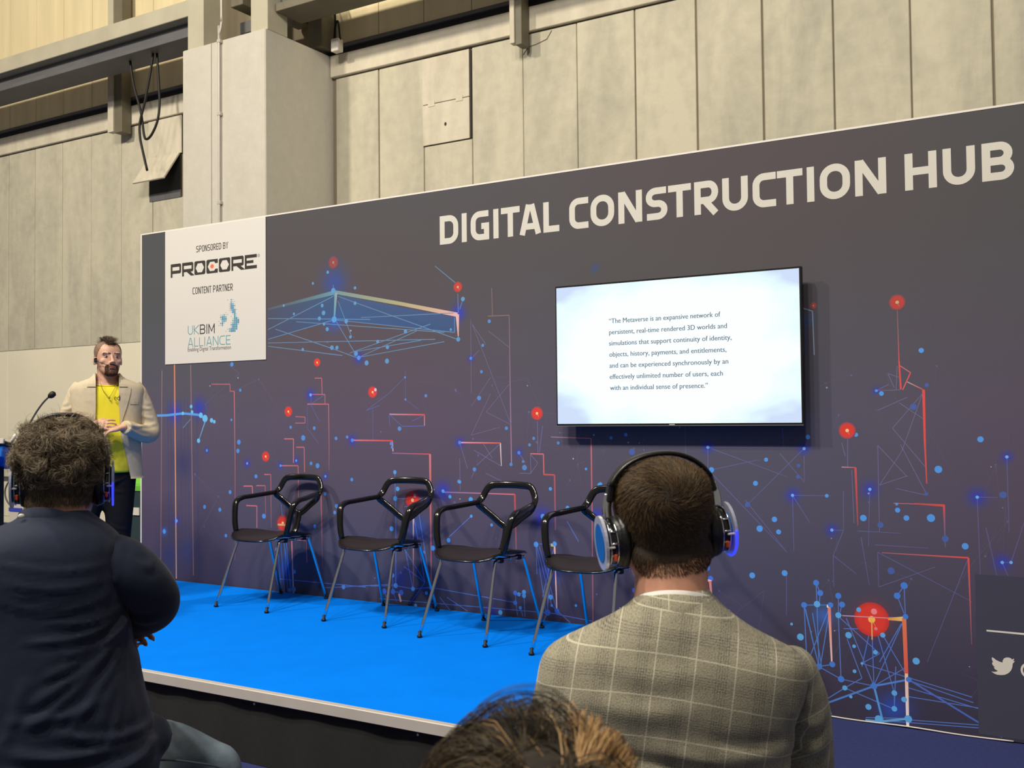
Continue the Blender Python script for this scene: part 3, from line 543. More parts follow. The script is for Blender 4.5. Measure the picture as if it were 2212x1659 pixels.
for d in ((853, 1020, 4.5), (859, 1056, 5), (854, 1077, 5.5), (846, 1142, 5.5), (913, 1194, 5.5), (935, 1184, 5.5), (848, 1243, 5), (855, 1265, 5.5), (892, 1272, 5), (931, 1269, 5), (921, 1281, 4), (1017, 1079, 5.5), (972, 1073, 4), (1018, 1115, 3.5), (1062, 1134, 3.5), (969, 1167, 5), (1173, 1116, 6), (1158, 1176, 6), (1198, 1175, 5.5), (1190, 1290, 5.5), (1192, 1308, 3), (1121, 1284, 4.5), (1132, 1279, 5), (1132, 1287, 5), (1124, 1313, 4), (1081, 1323, 5.5), (898, 1308, 4), (1226, 1097, 4.5), (1189, 1056, 4), (957, 1061, 4), (993, 1041, 4), (1262, 1300, 3), (1244, 1308, 3), (1295, 1048, 5)): dot(*d, (84, 165, 245))
for d in ((830, 1277, 6), (849, 1278, 6), (867, 1280, 6), (1183, 1323, 7), (1203, 1320, 6), (1113, 1281, 5), (1113, 1302, 5), (1527, 1227, 7), (1535, 1250, 6), (1370, 1275, 5)): dot(*d, (70, 120, 225))
line(1527, 1253, 1537, 1256, 5, (250, 220, 220), .9); line(1534, 1255, 1539, 1312, 6, (240, 130, 120), .9, 3, (250, 200, 200))
for d in ((501, 787, 5), (519, 843, 3.5), (516, 955, 5.5), (514, 974, 5), (500, 907, 3), (655, 946, 6), (679, 925, 4), (628, 923, 3.5), (726, 947, 4), (686, 1006, 5.5), (672, 1001, 4), (760, 1036, 4), (553, 1029, 4.5), (497, 1063, 4.5), (475, 1101, 4.5), (442, 1095, 4.5), (570, 1115, 5.5), (702, 1067, 4), (727, 1093, 4.5), (723, 1107, 4), (680, 1137, 4), (488, 1157, 4), (598, 1187, 4.5), (636, 1235, 4.5), (635, 1273, 6), (626, 1275, 5), (648, 1127, 3), (742, 1268, 5)): dot(*d, (82, 148, 232), .9)
for d in ((355, 1148, 5, (90, 170, 240)), (381, 1125, 4, (120, 180, 250)), (671, 853, 3.5, (110, 170, 250)), (534, 1001, 3, (110, 150, 250)), (703, 1029, 3), (606, 1006, 3), (447, 973, 3), (640, 995, 3)): dot(*d)
for r_ in ((720, 567, 13, .42), (989, 620, 11, .75), (685, 783, 9, .95), (623, 889, 11), (805, 847, 12), (574, 986, 11), (1160, 893, 14), (1938, 653, 16, .7), (1830, 930, 17), (1757, 660, 7, .55), (891, 1080, 17), (611, 1130, 15)): reddot(*r_)
dot(811, 842, 3.5, (220, 200, 240), .9, -.0023); dot(896, 1071, 4, (240, 160, 190), .9, -.0023); line(600, 1133, 628, 1135, 4, (255, 180, 120), .9, y=-.0023)
# social media panel
x0, z0 = W(2106, 1240); x1 = BX1; LN.poly([(x0, .02), (x1, .02), (x1, z0), (x0, z0)], [(64, 66, 84)]*4, -.0019)
line(2131, 1362, 2212, 1370, 3.4, (216, 211, 204), 1, y=-.0026); xe, ze = W(2131, 1362); LN.poly([(xe, ze-.004), (BX1-.2, ze-.004), (BX1-.2, ze+.004), (xe, ze+.004)], [(216, 211, 204)]*4, -.0024)
LN.build('network_print', bd, M['ink'])

# flat lettering drawn with strokes
def stroke(P, t):
    """open/closed polyline of 2-D points -> list of quads, mitred"""
    P = [Vector(p) for p in P]; closed = (P[0]-P[-1]).length < 1e-6
    if closed: P = P[:-1]
    N = len(P); Lp = []; Rp = []
    for i in range(N):
        a = P[i-1] if (i or closed) else None; b = P[(i+1) % N] if (i < N-1 or closed) else None
        d1 = (P[i]-a).normalized() if a is not None else None; d2 = (b-P[i]).normalized() if b is not None else None
        d1 = d1 or d2; d2 = d2 or d1
        n1 = Vector((-d1.y, d1.x)); n2 = Vector((-d2.y, d2.x)); m = (n1+n2)
        m = m.normalized() if m.length > .1 else n1; k = t/2/max(.6, m.dot(n1)); Lp.append(P[i]+m*k); Rp.append(P[i]-m*k)
    V = [q for pr in zip(Lp, Rp) for q in pr]; n = N if closed else N-1
    return V, [(2*i, 2*i+1, 2*((i+1) % N)+1, 2*((i+1) % N)) for i in range(n)]
def arcp(cx, cy, r, a0, a1, ry=None, n=7):
    ry = ry or r; return [(cx+r*math.cos(math.radians(a0+(a1-a0)*i/n)), cy+ry*math.sin(math.radians(a0+(a1-a0)*i/n))) for i in range(n+1)]
def glyph(ch, w, h, t, tw=None):
    a = t/2; L, R, B, T = a, w-a, a, h-a; r = min(.485*(w-t), .42*(h-t)); m = h*.5; rb = max(r*.75, a*1.12)
    def rc(x, y, q): return {'tr': arcp(x-r, y-r, r, 90, 0), 'tl': arcp(x+r, y-r, r, 180, 90), 'bl': arcp(x+r, y+r, r, 270, 180), 'br': arcp(x-r, y+r, r, 0, -90)}[q]
    Q = {'I': [[(w/2, 0), (w/2, h)]], 'T': [[(0, T), (w, T)], [(w/2, 0), (w/2, T)]], 'L': [[(L, h), (L, B), (w, B)]], 'H': [[(L, 0), (L, h)], [(R, 0), (R, h)], [(L, m), (R, m)]],
         'N': [[(L, 0), (L, h)], [(R, 0), (R, h)], [(L+t*.15, h-a*.4), (R-t*.15, a*.4)]], 'E': [[(w, T), (L, T), (L, B), (w, B)], [(L, m), (w*.92, m)]],
         'M': [[(L, 0), (L, h)], [(R, 0), (R, h)], [(L, h-a*.6), (w/2, h*.25), (R, h-a*.6)]], 'K': [[(L, 0), (L, h)], [(w, h), (L+a, m), (w, 0)]], 'Y': [[(a*.6, h), (w/2, m*.95), (w-a*.6, h)], [(w/2, m), (w/2, 0)]],
         'A': [[(a*.95, 0), (w/2-a*.55, h)], [(w-a*.95, 0), (w/2+a*.55, h)], [(w*.22, h*.27), (w*.78, h*.27)], [(w/2-a*1.3, h-a), (w/2+a*1.3, h-a)]],
         'O': [rc(R, T, 'tr')[::1]+rc(R, B, 'br')+rc(L, B, 'bl')+rc(L, T, 'tl')+[(R-r, T)]],
         'D': [[(L, B), (L, T)]+rc(R, T, 'tr')+rc(R, B, 'br')+[(L, B)]], 'U': [[(L, h)]+rc(L, B, 'bl')[::-1]+rc(R, B, 'br')[::-1]+[(R, h)]],
         'C': [[(w, T)]+rc(L, T, 'tl')[::-1]+rc(L, B, 'bl')[::-1]+[(w, B)]], 'G': [[(w*.97, T)]+rc(L, T, 'tl')[::-1]+rc(L, B, 'bl')[::-1]+[(R, B), (R, m-a*.2), (w*.58, m-a*.2)]],
         'P': [[(L, 0), (L, T)]+[(R-rb+rb*math.sin(u), (T+m-a*.8)/2+(T-m+a*.8)/2*math.cos(u)) for u in np.linspace(0, math.pi, 12)]+[(t, m-a*.8)]],
         'R': [[(L, 0), (L, T)]+[(R-rb+rb*math.sin(u), (T+m-a*.8)/2+(T-m+a*.8)/2*math.cos(u)) for u in np.linspace(0, math.pi, 12)]+[(t, m-a*.8)], [(w*.45, m-a), (w-a*.8, 0)]],
         'B': [[(w*.5, m), (L, m), (L, T)]+arcp(R-rb-a*.3, T-rb, rb, 90, 0, (T-m)/2)[:0]+[(R-rb-a*.3+rb*math.sin(u), (T+m)/2+(T-m)/2*math.cos(u)) for u in np.linspace(0, math.pi, 12)]+[(w*.4, m)], [(L, m)]+[(R-rb+rb*math.sin(u), (m+B)/2+(m-B)/2*math.cos(u)) for u in np.linspace(0, math.pi, 12)]+[(L, B), (L, m)]],
         'S': [[(w*.95, T)]+arcp(L+r*.9, T-r*.9*.85, r*.9, 90, 180, r*.9*.85)+arcp(L+r*.9, m+r*.85*.85, r*.9, 180, 262, r*.85*.85)+arcp(R-r*.9, m-r*.85*.85, r*.9, 82, 0, r*.85*.85)+arcp(R-r*.9, B+r*.9*.85, r*.9, 0, -90, r*.9*.85)+[(w*.04, B)]]}
    return Q.get(ch, [])
def put_text(P, txt, boxes, z0, z1, t, col, y):
    for ch, (xa, xb) in zip(txt, boxes):
        for k, pl in enumerate(glyph(ch, xb-xa, z1-z0, t)):
            V, Fc = stroke(pl, t); P.poly([(xa+q.x, z0+q.y) for q in V], [col]*len(V), y-k*.0002, Fc)
def flow(txt, xa, xb, gap=.18, wid={}):
    ws = [(.35 if c == ' ' else wid.get(c, {'I': .22, 'M': 1.15, 'T': .85, 'L': .75, 'E': .8, 'Y': .9}.get(c, 1))) for c in txt]
    k = (xb-xa)/(sum(ws)+gap*(len(txt)-1)); x = xa; out = []; t2 = ''
    for c, q in zip(txt, ws):
        if c != ' ': out.append((x, x+q*k)); t2 += c
        x += (q+gap)*k
    return t2, out
TP = Print(60); CREAM = (206, 202, 190)
tl = [(950.3, 990), (997, 1009), (1017, 1056.6), (1065, 1078), (1082.6, 1122.8), (1122.6, 1168.5), (1174, 1208), (1230, 1271), (1276, 1326.7), (1336, 1387), (1395.6, 1441.5), (1443.7, 1492.8), (1500, 1551.5), (1560.6, 1615.5), (1626, 1676), (1678.8, 1733.7), (1742, 1760), (1771, 1836), (1847, 1914), (1954.6, 2023), (2036.8, 2105.9), (2120.9, 2190)]
zt0 = (W(951, 531)[1]+W(2125, 390)[1])/2; zt1 = (W(950, 470)[1]+W(2121, 308)[1])/2
boxes = [(W(a, 520-.14*(a-950))[0], W(b, 500-.14*(b-950))[0]) for a, b in tl]
put_text(TP, 'DIGITALCONSTRUCTIONHUB', boxes, zt0, zt1, .0375, CREAM, -.0022)
TP.build('title_lettering', bd, M['ink'])

# sponsor panel
SPX0, SPX1, SPZ0 = -6.335, -5.286, 1.954
rel(bd, MB().box(SPX0, SPX1, -.005, -.0025, SPZ0, BT-.001)).build('sponsor_panel', mat('white_print', (212, 208, 200), .6), bd)
SP = Print(); DK = (62, 58, 56); YS = -.0056
def zmid(px, py): return W(px, py)[1]
def xr(a, b, y): return W(a, y)[0], W(b, y)[0]
xa, xb = xr(425, 494, 535); t_, bx = flow('SPONSORED BY', xa, xb); put_text(SP, t_, bx, zmid(460, 541), zmid(460, 527), .0062, DK, YS)
xa, xb = xr(417, 504, 625); t_, bx = flow('CONTENT PARTNER', xa, xb); put_text(SP, t_, bx, zmid(460, 632), zmid(460, 617), .0064, DK, YS)
# big sponsor word
xa, xb = xr(370, 556, 575); zb, ztp = zmid(463, 590), zmid(463, 560)
ws = [115, 122, 118, 120, 118, 125, 120]; gp = 11; k = (xb-xa)/(sum(ws)+gp*6); x = xa; H = ztp-zb; BK = (58, 54, 50)
def fillpoly(P, outer, holes, col, y):
    T3 = tessellate_polygon([[Vector((p[0], p[1], 0)) for p in outer]]+[[Vector((p[0], p[1], 0)) for p in h] for h in holes])
    V = list(outer)+[p for h in holes for p in h]; P.poly(V, [col]*len(V), y, [tuple(t) for t in T3])
def hexa(cx, cz, rx, rz): return [(cx+rx, cz), (cx+rx*.5, cz+rz), (cx-rx*.5, cz+rz), (cx-rx, cz), (cx-rx*.5, cz-rz), (cx+rx*.5, cz-rz)]
for ch, q in zip('PROCORE', ws):
    wd = q*k; t = H*.235; c = H*.09
    if ch == 'P': fillpoly(SP, [(x, zb), (x+t*.8, zb), (x+t*.8, zb+H*.27), (x+wd-c, zb+H*.27), (x+wd, zb+H*.27+c), (x+wd, ztp-c), (x+wd-c, ztp), (x, ztp)], [[(x+t*.8, zb+H*.5), (x+wd-t*.8, zb+H*.5), (x+wd-t*.8, ztp-t), (x+t*.8, ztp-t)]], BK, YS)
    elif ch == 'R':
        fillpoly(SP, [(x, zb), (x+t*.8, zb), (x+t*.8, zb+H*.30), (x+wd*.42, zb+H*.30), (x+wd*.78, zb), (x+wd*1.12, zb), (x+wd*.76, zb+H*.3), (x+wd-c, zb+H*.3), (x+wd, zb+H*.3+c), (x+wd, ztp-c), (x+wd-c, ztp), (x, ztp)], [[(x+t*.8, zb+H*.52), (x+wd-t*.8, zb+H*.52), (x+wd-t*.8, ztp-t), (x+t*.8, ztp-t)]], BK, YS-.0002)
    elif ch == 'O': fillpoly(SP, [(x, zb+c), (x+c, zb), (x+wd-c, zb), (x+wd, zb+c), (x+wd, ztp-c), (x+wd-c, ztp), (x+c, ztp), (x, ztp-c)], [hexa(x+wd/2, zb+H/2, wd*.38, H*.33)], BK, YS)
    elif ch == 'C':
        cx = x+wd/2; cz = zb+H/2; e = wd*.38
        fillpoly(SP, [(x, zb+c), (x+c, zb), (x+wd, zb), (x+wd, zb+H*.30), (cx+e*.72, zb+H*.30), (cx+e*.5, cz-H*.33), (cx-e*.5, cz-H*.33), (cx-e, cz), (cx-e*.5, cz+H*.33), (cx+e*.5, cz+H*.33), (cx+e*.72, zb+H*.70), (x+wd, zb+H*.70), (x+wd, ztp), (x+c, ztp), (x, ztp-c)], [], BK, YS)
        fillpoly(SP, hexa(cx, cz, wd*.17, H*.15), [], (236, 110, 70), YS)
    elif ch == 'E': fillpoly(SP, [(x, zb), (x+wd, zb), (x+wd, zb+t), (x+t*.8, zb+t), (x+t*.8, zb+H*.4), (x+wd*.72, zb+H*.4), (x+wd*.72, zb+H*.6), (x+t*.8, zb+H*.6), (x+t*.8, ztp-t), (x+wd, ztp-t), (x+wd, ztp), (x, ztp)], [], BK, YS)
    x += (q+gp)*k
for r0 in ((.011, .0085),):
    n = 16; cx, cz = W(560, 552); V = [(cx+r*math.cos(2*math.pi*i/n), cz+r*math.sin(2*math.pi*i/n)) for r in r0 for i in range(n)]; SP.poly(V, [DK]*len(V), YS, [(i, (i+1) % n, n+(i+1) % n, n+i) for i in range(n)])
    put_text(SP, 'R', [(cx-.0035, cx+.0035)], cz-.005, cz+.005, .0018, DK, YS)
TE = (92, 150, 158)
xa, xb = xr(407, 431, 713); t_, bx = flow('UK', xa, xb); put_text(SP, t_, bx, zmid(419, 723), zmid(419, 703), .0066, TE, YS)
xa, xb = xr(433, 465, 713); t_, bx = flow('BIM', xa, xb); put_text(SP, t_, bx, zmid(449, 721), zmid(449, 700), .0085, (58, 48, 62), YS)
xa, xb = xr(407, 499, 738); t_, bx = flow('ALLIANCE', xa, xb); put_text(SP, t_, bx, zmid(453, 747), zmid(453, 727), .0066, TE, YS)
MAP = ['.....1.21...', '.......211..', '......1321..', '......1332..', '......1331..', '......12331.', '....1..133..', '.11211..131.', '.2332..1.31.', '.1333...1331', '1.232...2333', '.231...12333', '112....23331', '.......1333.', '.....123333.', '....1.2333..']
gx0, gz0 = W(474, 650); gx1, gz1 = W(516, 714)
for j, row in enumerate(MAP):
    for i, ch in enumerate(row):
        if ch == '.': continue
        cx = gx0+(gx1-gx0)*i/11; cz = gz0+(gz1-gz0)*j/15; r = (.0035, .0065, .0092)[int(ch)-1]; n = 8
        SP.poly([(cx+r*math.cos(2*math.pi*k/n), cz+r*math.sin(2*math.pi*k/n)) for k in range(n)], [(70+10*(j % 3), 152-8*(i % 3), 172)]*n, YS)
SP.build('sponsor_print', bd, M['ink'])
def font_text(name, txt, size, wanted, loc, rot, m, parent, depth=0, twice=0):
    cu = bpy.data.curves.new(name, 'FONT'); cu.body = txt; cu.size = size; cu.resolution_u = 3; cu.extrude = depth
    o = bpy.data.objects.new('tmp', cu); COL.objects.link(o); dg = bpy.context.evaluated_depsgraph_get(); dg.update()
    me = bpy.data.meshes.new_from_object(o.evaluated_get(dg)); bpy.data.objects.remove(o)
    v = getv(me); x0, x1 = v[:, 0].min(), v[:, 0].max(); v[:, 0] = (v[:, 0]-x0)*(wanted/(x1-x0)); setv(me, v)
    if twice:
        bm = bmesh.new(); bm.from_mesh(me); me.transform(Matrix.Translation((twice, 0, .0001))); bm.from_mesh(me); bm.to_mesh(me); bm.free()
    me.transform(Matrix.Translation(loc) @ rot); me.transform(Matrix.Translation(-Vector(parent.location))) if parent else None
    me.materials.clear(); return link_mesh(name, me, m, parent)
RX = Matrix.Rotation(math.pi/2, 4, 'X')
M['textgrey'] = mat('grey_print', (78, 76, 78), .7)
xa, za = W(407, 759.5); xb, _ = W(500, 756); font_text('tagline', 'Enabling Digital Transformation', .042, xb-xa, (xa, YS, za), RX, M['textgrey'], bd)
# bird emblem and at sign
bird = [(358, 825), (352, 850), (362, 885), (375, 915), (357, 922), (362, 955), (385, 985), (408, 1000), (390, 1006), (408, 1040), (445, 1062), (460, 1072), (430, 1086), (385, 1088), (345, 1078), (390, 1115), (450, 1140), (520, 1146), (590, 1140), (650, 1112), (695, 1068), (720, 1010), (728, 940), (748, 920), (768, 892), (735, 900), (752, 868), (750, 852), (715, 866), (690, 842), (650, 830), (605, 832), (568, 850), (548, 885), (545, 922), (490, 905), (430, 875), (385, 840)]
BP = Print(200); fillpoly(BP, [W(2100+a/8.295, 1320+b/8.295) for a, b in bird], [], (216, 211, 202), -.0027)
cx, cz = W(2226, 1449); s = wscale(2212, 1449)
V, Fc = stroke([(cx+17*s*math.cos(a), cz+16*s*math.sin(a)) for a in np.linspace(-.9, 5.3, 28)], 4.6*s); BP.poly(V, [(216, 211, 202)]*len(V), -.0027, Fc)
V, Fc = stroke([(cx+8*s*math.cos(a), cz+8*s*math.sin(a)) for a in np.linspace(0, 2*math.pi, 20)], 4*s); BP.poly(V, [(216, 211, 202)]*len(V), -.0027, Fc)
BP.build('social_media_print', bd, M['ink'])

# ------------------------------------------------------------------ wall television
TX0, TX1, TZ1, TZ0, TY = -2.895, -1.468, 2.2825, 1.474, -.10
tv = thing('television', 'large wall-mounted television showing a quotation in grey-blue text', 'television', (-2.18, -.07, 1.88))
rel(tv, MB().box(TX0, TX1, TY+.003, TY+.03, TZ0, TZ1, bev=.002)).build('bezel', M['satin'], tv)
rel(tv, MB().box(TX0+.02, TX1-.02, TY+.03, TY+.055, TZ0+.02, TZ1-.04, bev=.01)).build('rear_housing', M['rubber'], tv)
rel(tv, MB().box(TX0+.5, TX1-.5, TY+.055, -.003, TZ0+.2, TZ1-.25)).build('wall_bracket', M['rubber'], tv)
rel(tv, MB().box(TX0+.001, TX1-.001, TY, TY+.004, TZ0, TZ0+.004)).build('chrome_lip', M['chrome'], tv)
rel(tv, MB().box((TX0+TX1)/2-.016, (TX0+TX1)/2+.016, TY+.0005, TY+.004, TZ0+.005, TZ0+.010)).build('front_badge', M['alu'], tv)
ms = bpy.data.materials.new('lit_screen'); ms.use_nodes = True; N = ms.node_tree.nodes; K = ms.node_tree.links; N.clear()
out = N.new('ShaderNodeOutputMaterial'); em = N.new('ShaderNodeEmission'); tc = N.new('ShaderNodeTexCoord'); K.new(em.outputs[0], out.inputs[0])
vm = N.new('ShaderNodeVectorMath'); vm.operation = 'MULTIPLY_ADD'; vm.inputs[1].default_value = (2, 0, 2); vm.inputs[2].default_value = (-1, 0, -1); K.new(tc.outputs['Generated'], vm.inputs[0])
nz_ = N.new('ShaderNodeTexNoise'); nz_.inputs['Scale'].default_value = 2.2; nz_.inputs['Detail'].default_value = 2; K.new(vm.outputs[0], nz_.inputs[0])
ln = N.new('ShaderNodeVectorMath'); ln.operation = 'LENGTH'; K.new(vm.outputs[0], ln.inputs[0])
ad = N.new('ShaderNodeMath'); ad.operation = 'MULTIPLY_ADD'; ad.inputs[1].default_value = .7; K.new(nz_.outputs[0], ad.inputs[0]); K.new(ln.outputs['Value'], ad.inputs[2])
cr_ = N.new('ShaderNodeValToRGB'); e = cr_.color_ramp.elements; e[0].position = .9/1.0*.85; e[0].color = L3((250, 255, 255))+(1,); e[1].position = 1.0; e[1].color = L3((222, 248, 252))+(1,)
sc_ = N.new('ShaderNodeMath'); sc_.operation = 'MULTIPLY'; sc_.inputs[1].default_value = .62; K.new(ad.outputs[0], sc_.inputs[0]); K.new(sc_.outputs[0], cr_.inputs[0])
e3 = cr_.color_ramp.elements.new(.93); e3.color = L3((228, 250, 253))+(1,); e[2].color = L3((206, 222, 249))+(1,); K.new(cr_.outputs[0], em.inputs[0]); em.inputs[1].default_value = 1.32
scr = rel(tv, MB().add([(TX0+.009, TY+.001, TZ0+.014), (TX1-.010, TY+.001, TZ0+.014), (TX1-.010, TY+.001, TZ1-.010), (TX0+.009, TY+.001, TZ1-.010)], [(0, 1, 2, 3)])).build('screen', ms, tv)
mt = mat('screen_text', (20, 30, 40), .5, emit=(84, 116, 134), estr=1.15)
SL = [('\u201cThe Metaverse is an expansive network of', 1315.4, 699, 1555.8, 686), ('persistent, real-time rendered 3D worlds and', 1315.7, 722, 1570, 709.5), ('simulations that support continuity of identity,', 1315.7, 747, 1580, 736), ('objects, history, payments, and entitlements,', 1316.3, 771.5, 1568.9, 762), ('and can be experienced synchronously by an', 1316.5, 795.5, 1573, 786), ('effectively unlimited number of users, each', 1317, 819.5, 1561.3, 812), ('with an individual sense of presence.\u201d', 1317.7, 843.2, 1529, 838.5)]
def TVp(x, y): p = survey(x, y, Y=TY); return p.x, p.z
for k, (s_, ax, ay, bx_, by) in enumerate(SL):
    p = TVp(ax, ay); q = TVp(bx_, by); o = font_text('text_line', s_, .0385, q[0]-p[0], (p[0], TY+.0004, TVp(1316, 698.5+24.05*k)[1]), RX, mt, tv, 0, .0011)

# ------------------------------------------------------------------ stage chairs
def make_chair():
    t = thing('stage_armchair', '', 'chair')
    # seat plate: rounded front, gentle dish
    v = []; f = []; n = 40
    for layer in (0, 1):
        for rr in (0, .5, .85, 1.0):
            for k in range(n):
                th = 2*math.pi*k/n; c, q = math.cos(th), math.sin(th); e = .72
                x = .225*rr*math.copysign(abs(c)**e, c)*(1-.10*q); y = .235*rr*math.copysign(abs(q)**e, q)
                z = .436+.040*min(1, abs(x)/.21)**3*max(0, 1-abs(y+.06)/.24)**.7-(.010 if y < -.15 else 0)*((-.15-y)/.08)**2*rr - .012*layer*(1 if rr < 1 else .5)
                v.append((x, y-.0, z))
    for layer in (0, 1):
        b = layer*4*n
        for j in range(3):
            for k in range(n): k2 = (k+1) % n; q = (b+j*n+k, b+j*n+k2, b+(j+1)*n+k2, b+(j+1)*n+k); f.append(q if layer else q[::-1])
    for k in range(n): k2 = (k+1) % n; f.append((3*n+k, 3*n+k2, 7*n+k2, 7*n+k))
    s = MB().add(v, f).build('seat', M['seat'], t, True)
    MB().tube([(.226*math.copysign(abs(math.cos(a))**.72, math.cos(a))*(1-.10*math.sin(a)), .236*math.copysign(abs(math.sin(a))**.72, math.sin(a)), .430+.040*min(1, abs(.225*math.copysign(abs(math.cos(a))**.72, math.cos(a))*(1-.10*math.sin(a)))/.21)**3*max(0, 1-abs(.235*math.copysign(abs(math.sin(a))**.72, math.sin(a))+.06)/.24)**.7-(.009 if math.sin(a) < -.6 else 0)) for a in np.linspace(0, 2*math.pi, 40, endpoint=False)], .006, 6, closed=True).build('seat_rim', M['gloss'], s, True)
    for sx in (-1, 1):
        P = cr([(sx*.222, -.115, .462), (sx*.238, -.110, .53), (sx*.252, -.095, .615), (sx*.258, -.075, .655), (sx*.256, -.030, .675), (sx*.246, .03, .680), (sx*.222, .12, .688), (sx*.190, .218, .697)], 5)
        R = [(.0105, .018)]*len(P)
        MB().tube(P, [(.0150, .016+.005*math.sin(i/len(P)*3)) for i in range(len(P))], 10, ref=(sx, 0, .0), n=3.2).build('armrest', M['gloss'], t, True)
    # back loop
    P = cr([(-.193, .218, .690), (-.186, .252, .722), (-.160, .268, .775), (-.128, .276, .795), (-.06, .286, .799), (0, .289, .800), (.06, .286, .799), (.128, .276, .795), (.160, .268, .775), (.186, .252, .722), (.193, .218, .690), (.165, .232, .660), (.10, .236, .617), (.045, .238, .578), (0, .238, .560), (-.045, .238, .578), (-.10, .236, .617), (-.165, .232, .660)], 4, closed=True)
    bl = MB().tube(P, [(.021, .010)]*len(P), 10, closed=True, ref=(0, 1, 0), n=3)
    bl.v = bl.v; bl.build('backrest', M['gloss'], t, True)
    P = cr([(0, .238, .575), (0, .228, .52), (0, .205, .46), (0, .19, .435)], 5)
    MB().tube(P, [(.026, .011)]*len(P), 10, ref=(0, 1, 0), n=3).build('back_stem', M['gloss'], t, True)
    for sx in (-1, 1):
        x0, xt = sx*.222, sx*.178
        P = cr([(x0, -.285, .012), (xt+sx*.008, -.150, .375), (xt, -.130, .412), (xt, -.095, .420), (xt, .0, .420)], 6)
        l = MB().tube(P, .0098, 10, ref=(0, 0, 0)).build('leg', M['chrome'], t, True)
        MB().tube([(x0, -.288, 0), (x0, -.288, .006), (x0, -.2865, .012), (x0, -.284, .03)], [.015, .015, .008, .011], 10, ref=(0, 1, 0)).build('foot_cap', M['rubber'], l, True)
        P = cr([(sx*.205, .275, .012), (xt+sx*.006, .150, .375), (xt, .128, .412), (xt, .09, .420), (xt, .0, .420)], 6)
        l = MB().tube(P, .0098, 10, ref=(0, 0, 0)).build('leg', M['chrome'], t, True)
        MB().tube([(sx*.205, .277, 0), (sx*.205, .277, .006), (sx*.205, .2755, .012), (sx*.205, .272, .03)], [.015, .015, .008, .011], 10, ref=(0, 1, 0)).build('foot_cap', M['rubber'], l, True)
        for y in (-.08, .09): MB().box(xt-.014, xt+.014, y-.014, y+.014, .405, .432, bev=.003).build('seat_mount', M['rubber'], t)
    for y in (-.06, .06): MB().tube([(-.178, y, .418), (.178, y, .418)], .006, 8, ref=(0, 0, 1)).build('cross_bar', M['chrome'], t, True)
    return t
ch0 = make_chair()
cl = ['black armchair with open back and chrome legs, leftmost of the four on stage', 'black open-back armchair on stage, second from the left', 'black open-back armchair on stage, third from the left, left of the head in plaid jacket', 'black armchair partly hidden behind the head of the man in the plaid jacket']
for i, (x, y, rz) in enumerate(((-4.885, -.345, 0.0), (-3.965, -.36, .03), (-3.165, -.475, -.06), (-2.43, -.53, -.03))):
    c = ch0 if i == 0 else copy_tree(ch0)
    c.location = (x, y, SZ); c.rotation_euler = (0, 0, rz); c['label'] = cl[i]; c['group'] = 'armchairs on the stage'

# ------------------------------------------------------------------ lectern
lc = thing('lectern', 'black lectern with blue front edge at the left picture edge', 'lectern', (-6.035, -1.665, SZ), .40)
MB().box(-.25, .25, -.17, .17, .0, .03, bev=.01).build('base_plate', M['satin'], lc)
MB().box(-.21, .10, -.12, .12, .03, .98, bev=.01).build('column', M['black'], lc)
RT = Matrix.Translation((0, 0, 1.0)) @ Matrix.Rotation(math.radians(-14), 4, 'X')
MB().box(-.30, .30, -.2, .2, .015, .045, bev=.008, M=RT).build('reading_top', M['satin'], lc)
MB().box(-.29, .29, -.185, .185, -.055, .015, bev=.004, M=RT).build('blue_tray', mat('lectern_blue', (0, 96, 190), .4), lc)
MB().box(-.302, .302, -.205, -.19, .02, .052, bev=.003, M=RT).build('edge_strip', M['alu'], lc)
def at(px, py, s): return survey(px, py, D=F/s)
mc = thing('gooseneck_microphone', 'thin gooseneck microphone with black foam tip clamped to the lectern', 'microphone', (-5.5, -1.6, 1.3))
SM = 361
pts = [at(x, y, SM) for x, y in ((44, 962), (54, 938), (66, 912), (80, 888), (94, 869), (107, 856))]
rel(mc, MB().tube(cr(pts, 5), .0055, 8, ref=(0, 0, 0))).build('gooseneck', mat('grey_metal_tube', (110, 102, 88), .35, metal=.6), mc, True)
a, b = at(105, 858, SM), at(119, 848, SM)
rel(mc, MB().tube([a, a.lerp(b, .2), a.lerp(b, .5), a.lerp(b, .85), b], [.008, .016, .020, .017, .006], 12, ref=(0, 0, 0))).build('foam_tip', M['rubber'], mc, True)
a, b = at(28, 976, SM), at(46, 940, SM)
rel(mc, MB().tube([a, b], [.020, .010], 10, ref=(0, 0, 0))).build('clamp_grip', M['rubber'], mc, True)
a, b = at(31, 958, SM), at(43, 938, SM); a += Vector((-.01, -.02, 0)); b += Vector((-.01, -.02, 0))
rel(mc, MB().tube([a, b], [.010, .009], 8, ref=(0, 0, 0))).build('white_sleeve', M['white'], mc, True)
a = at(38, 985, SM); rel(mc, MB().box(a.x-.035, a.x+.035, a.y-.02, a.y+.02, a.z-.04, a.z+.04, bev=.006)).build('clamp_body', M['alu'], mc)
a = at(26, 997, SM); rel(mc, MB().tube([a+Vector((0, 0, -.02)), a+Vector((0, 0, .03))], .018, 10, ref=(0, 1, 0))).build('clamp_screw', M['rubber'], mc, True)

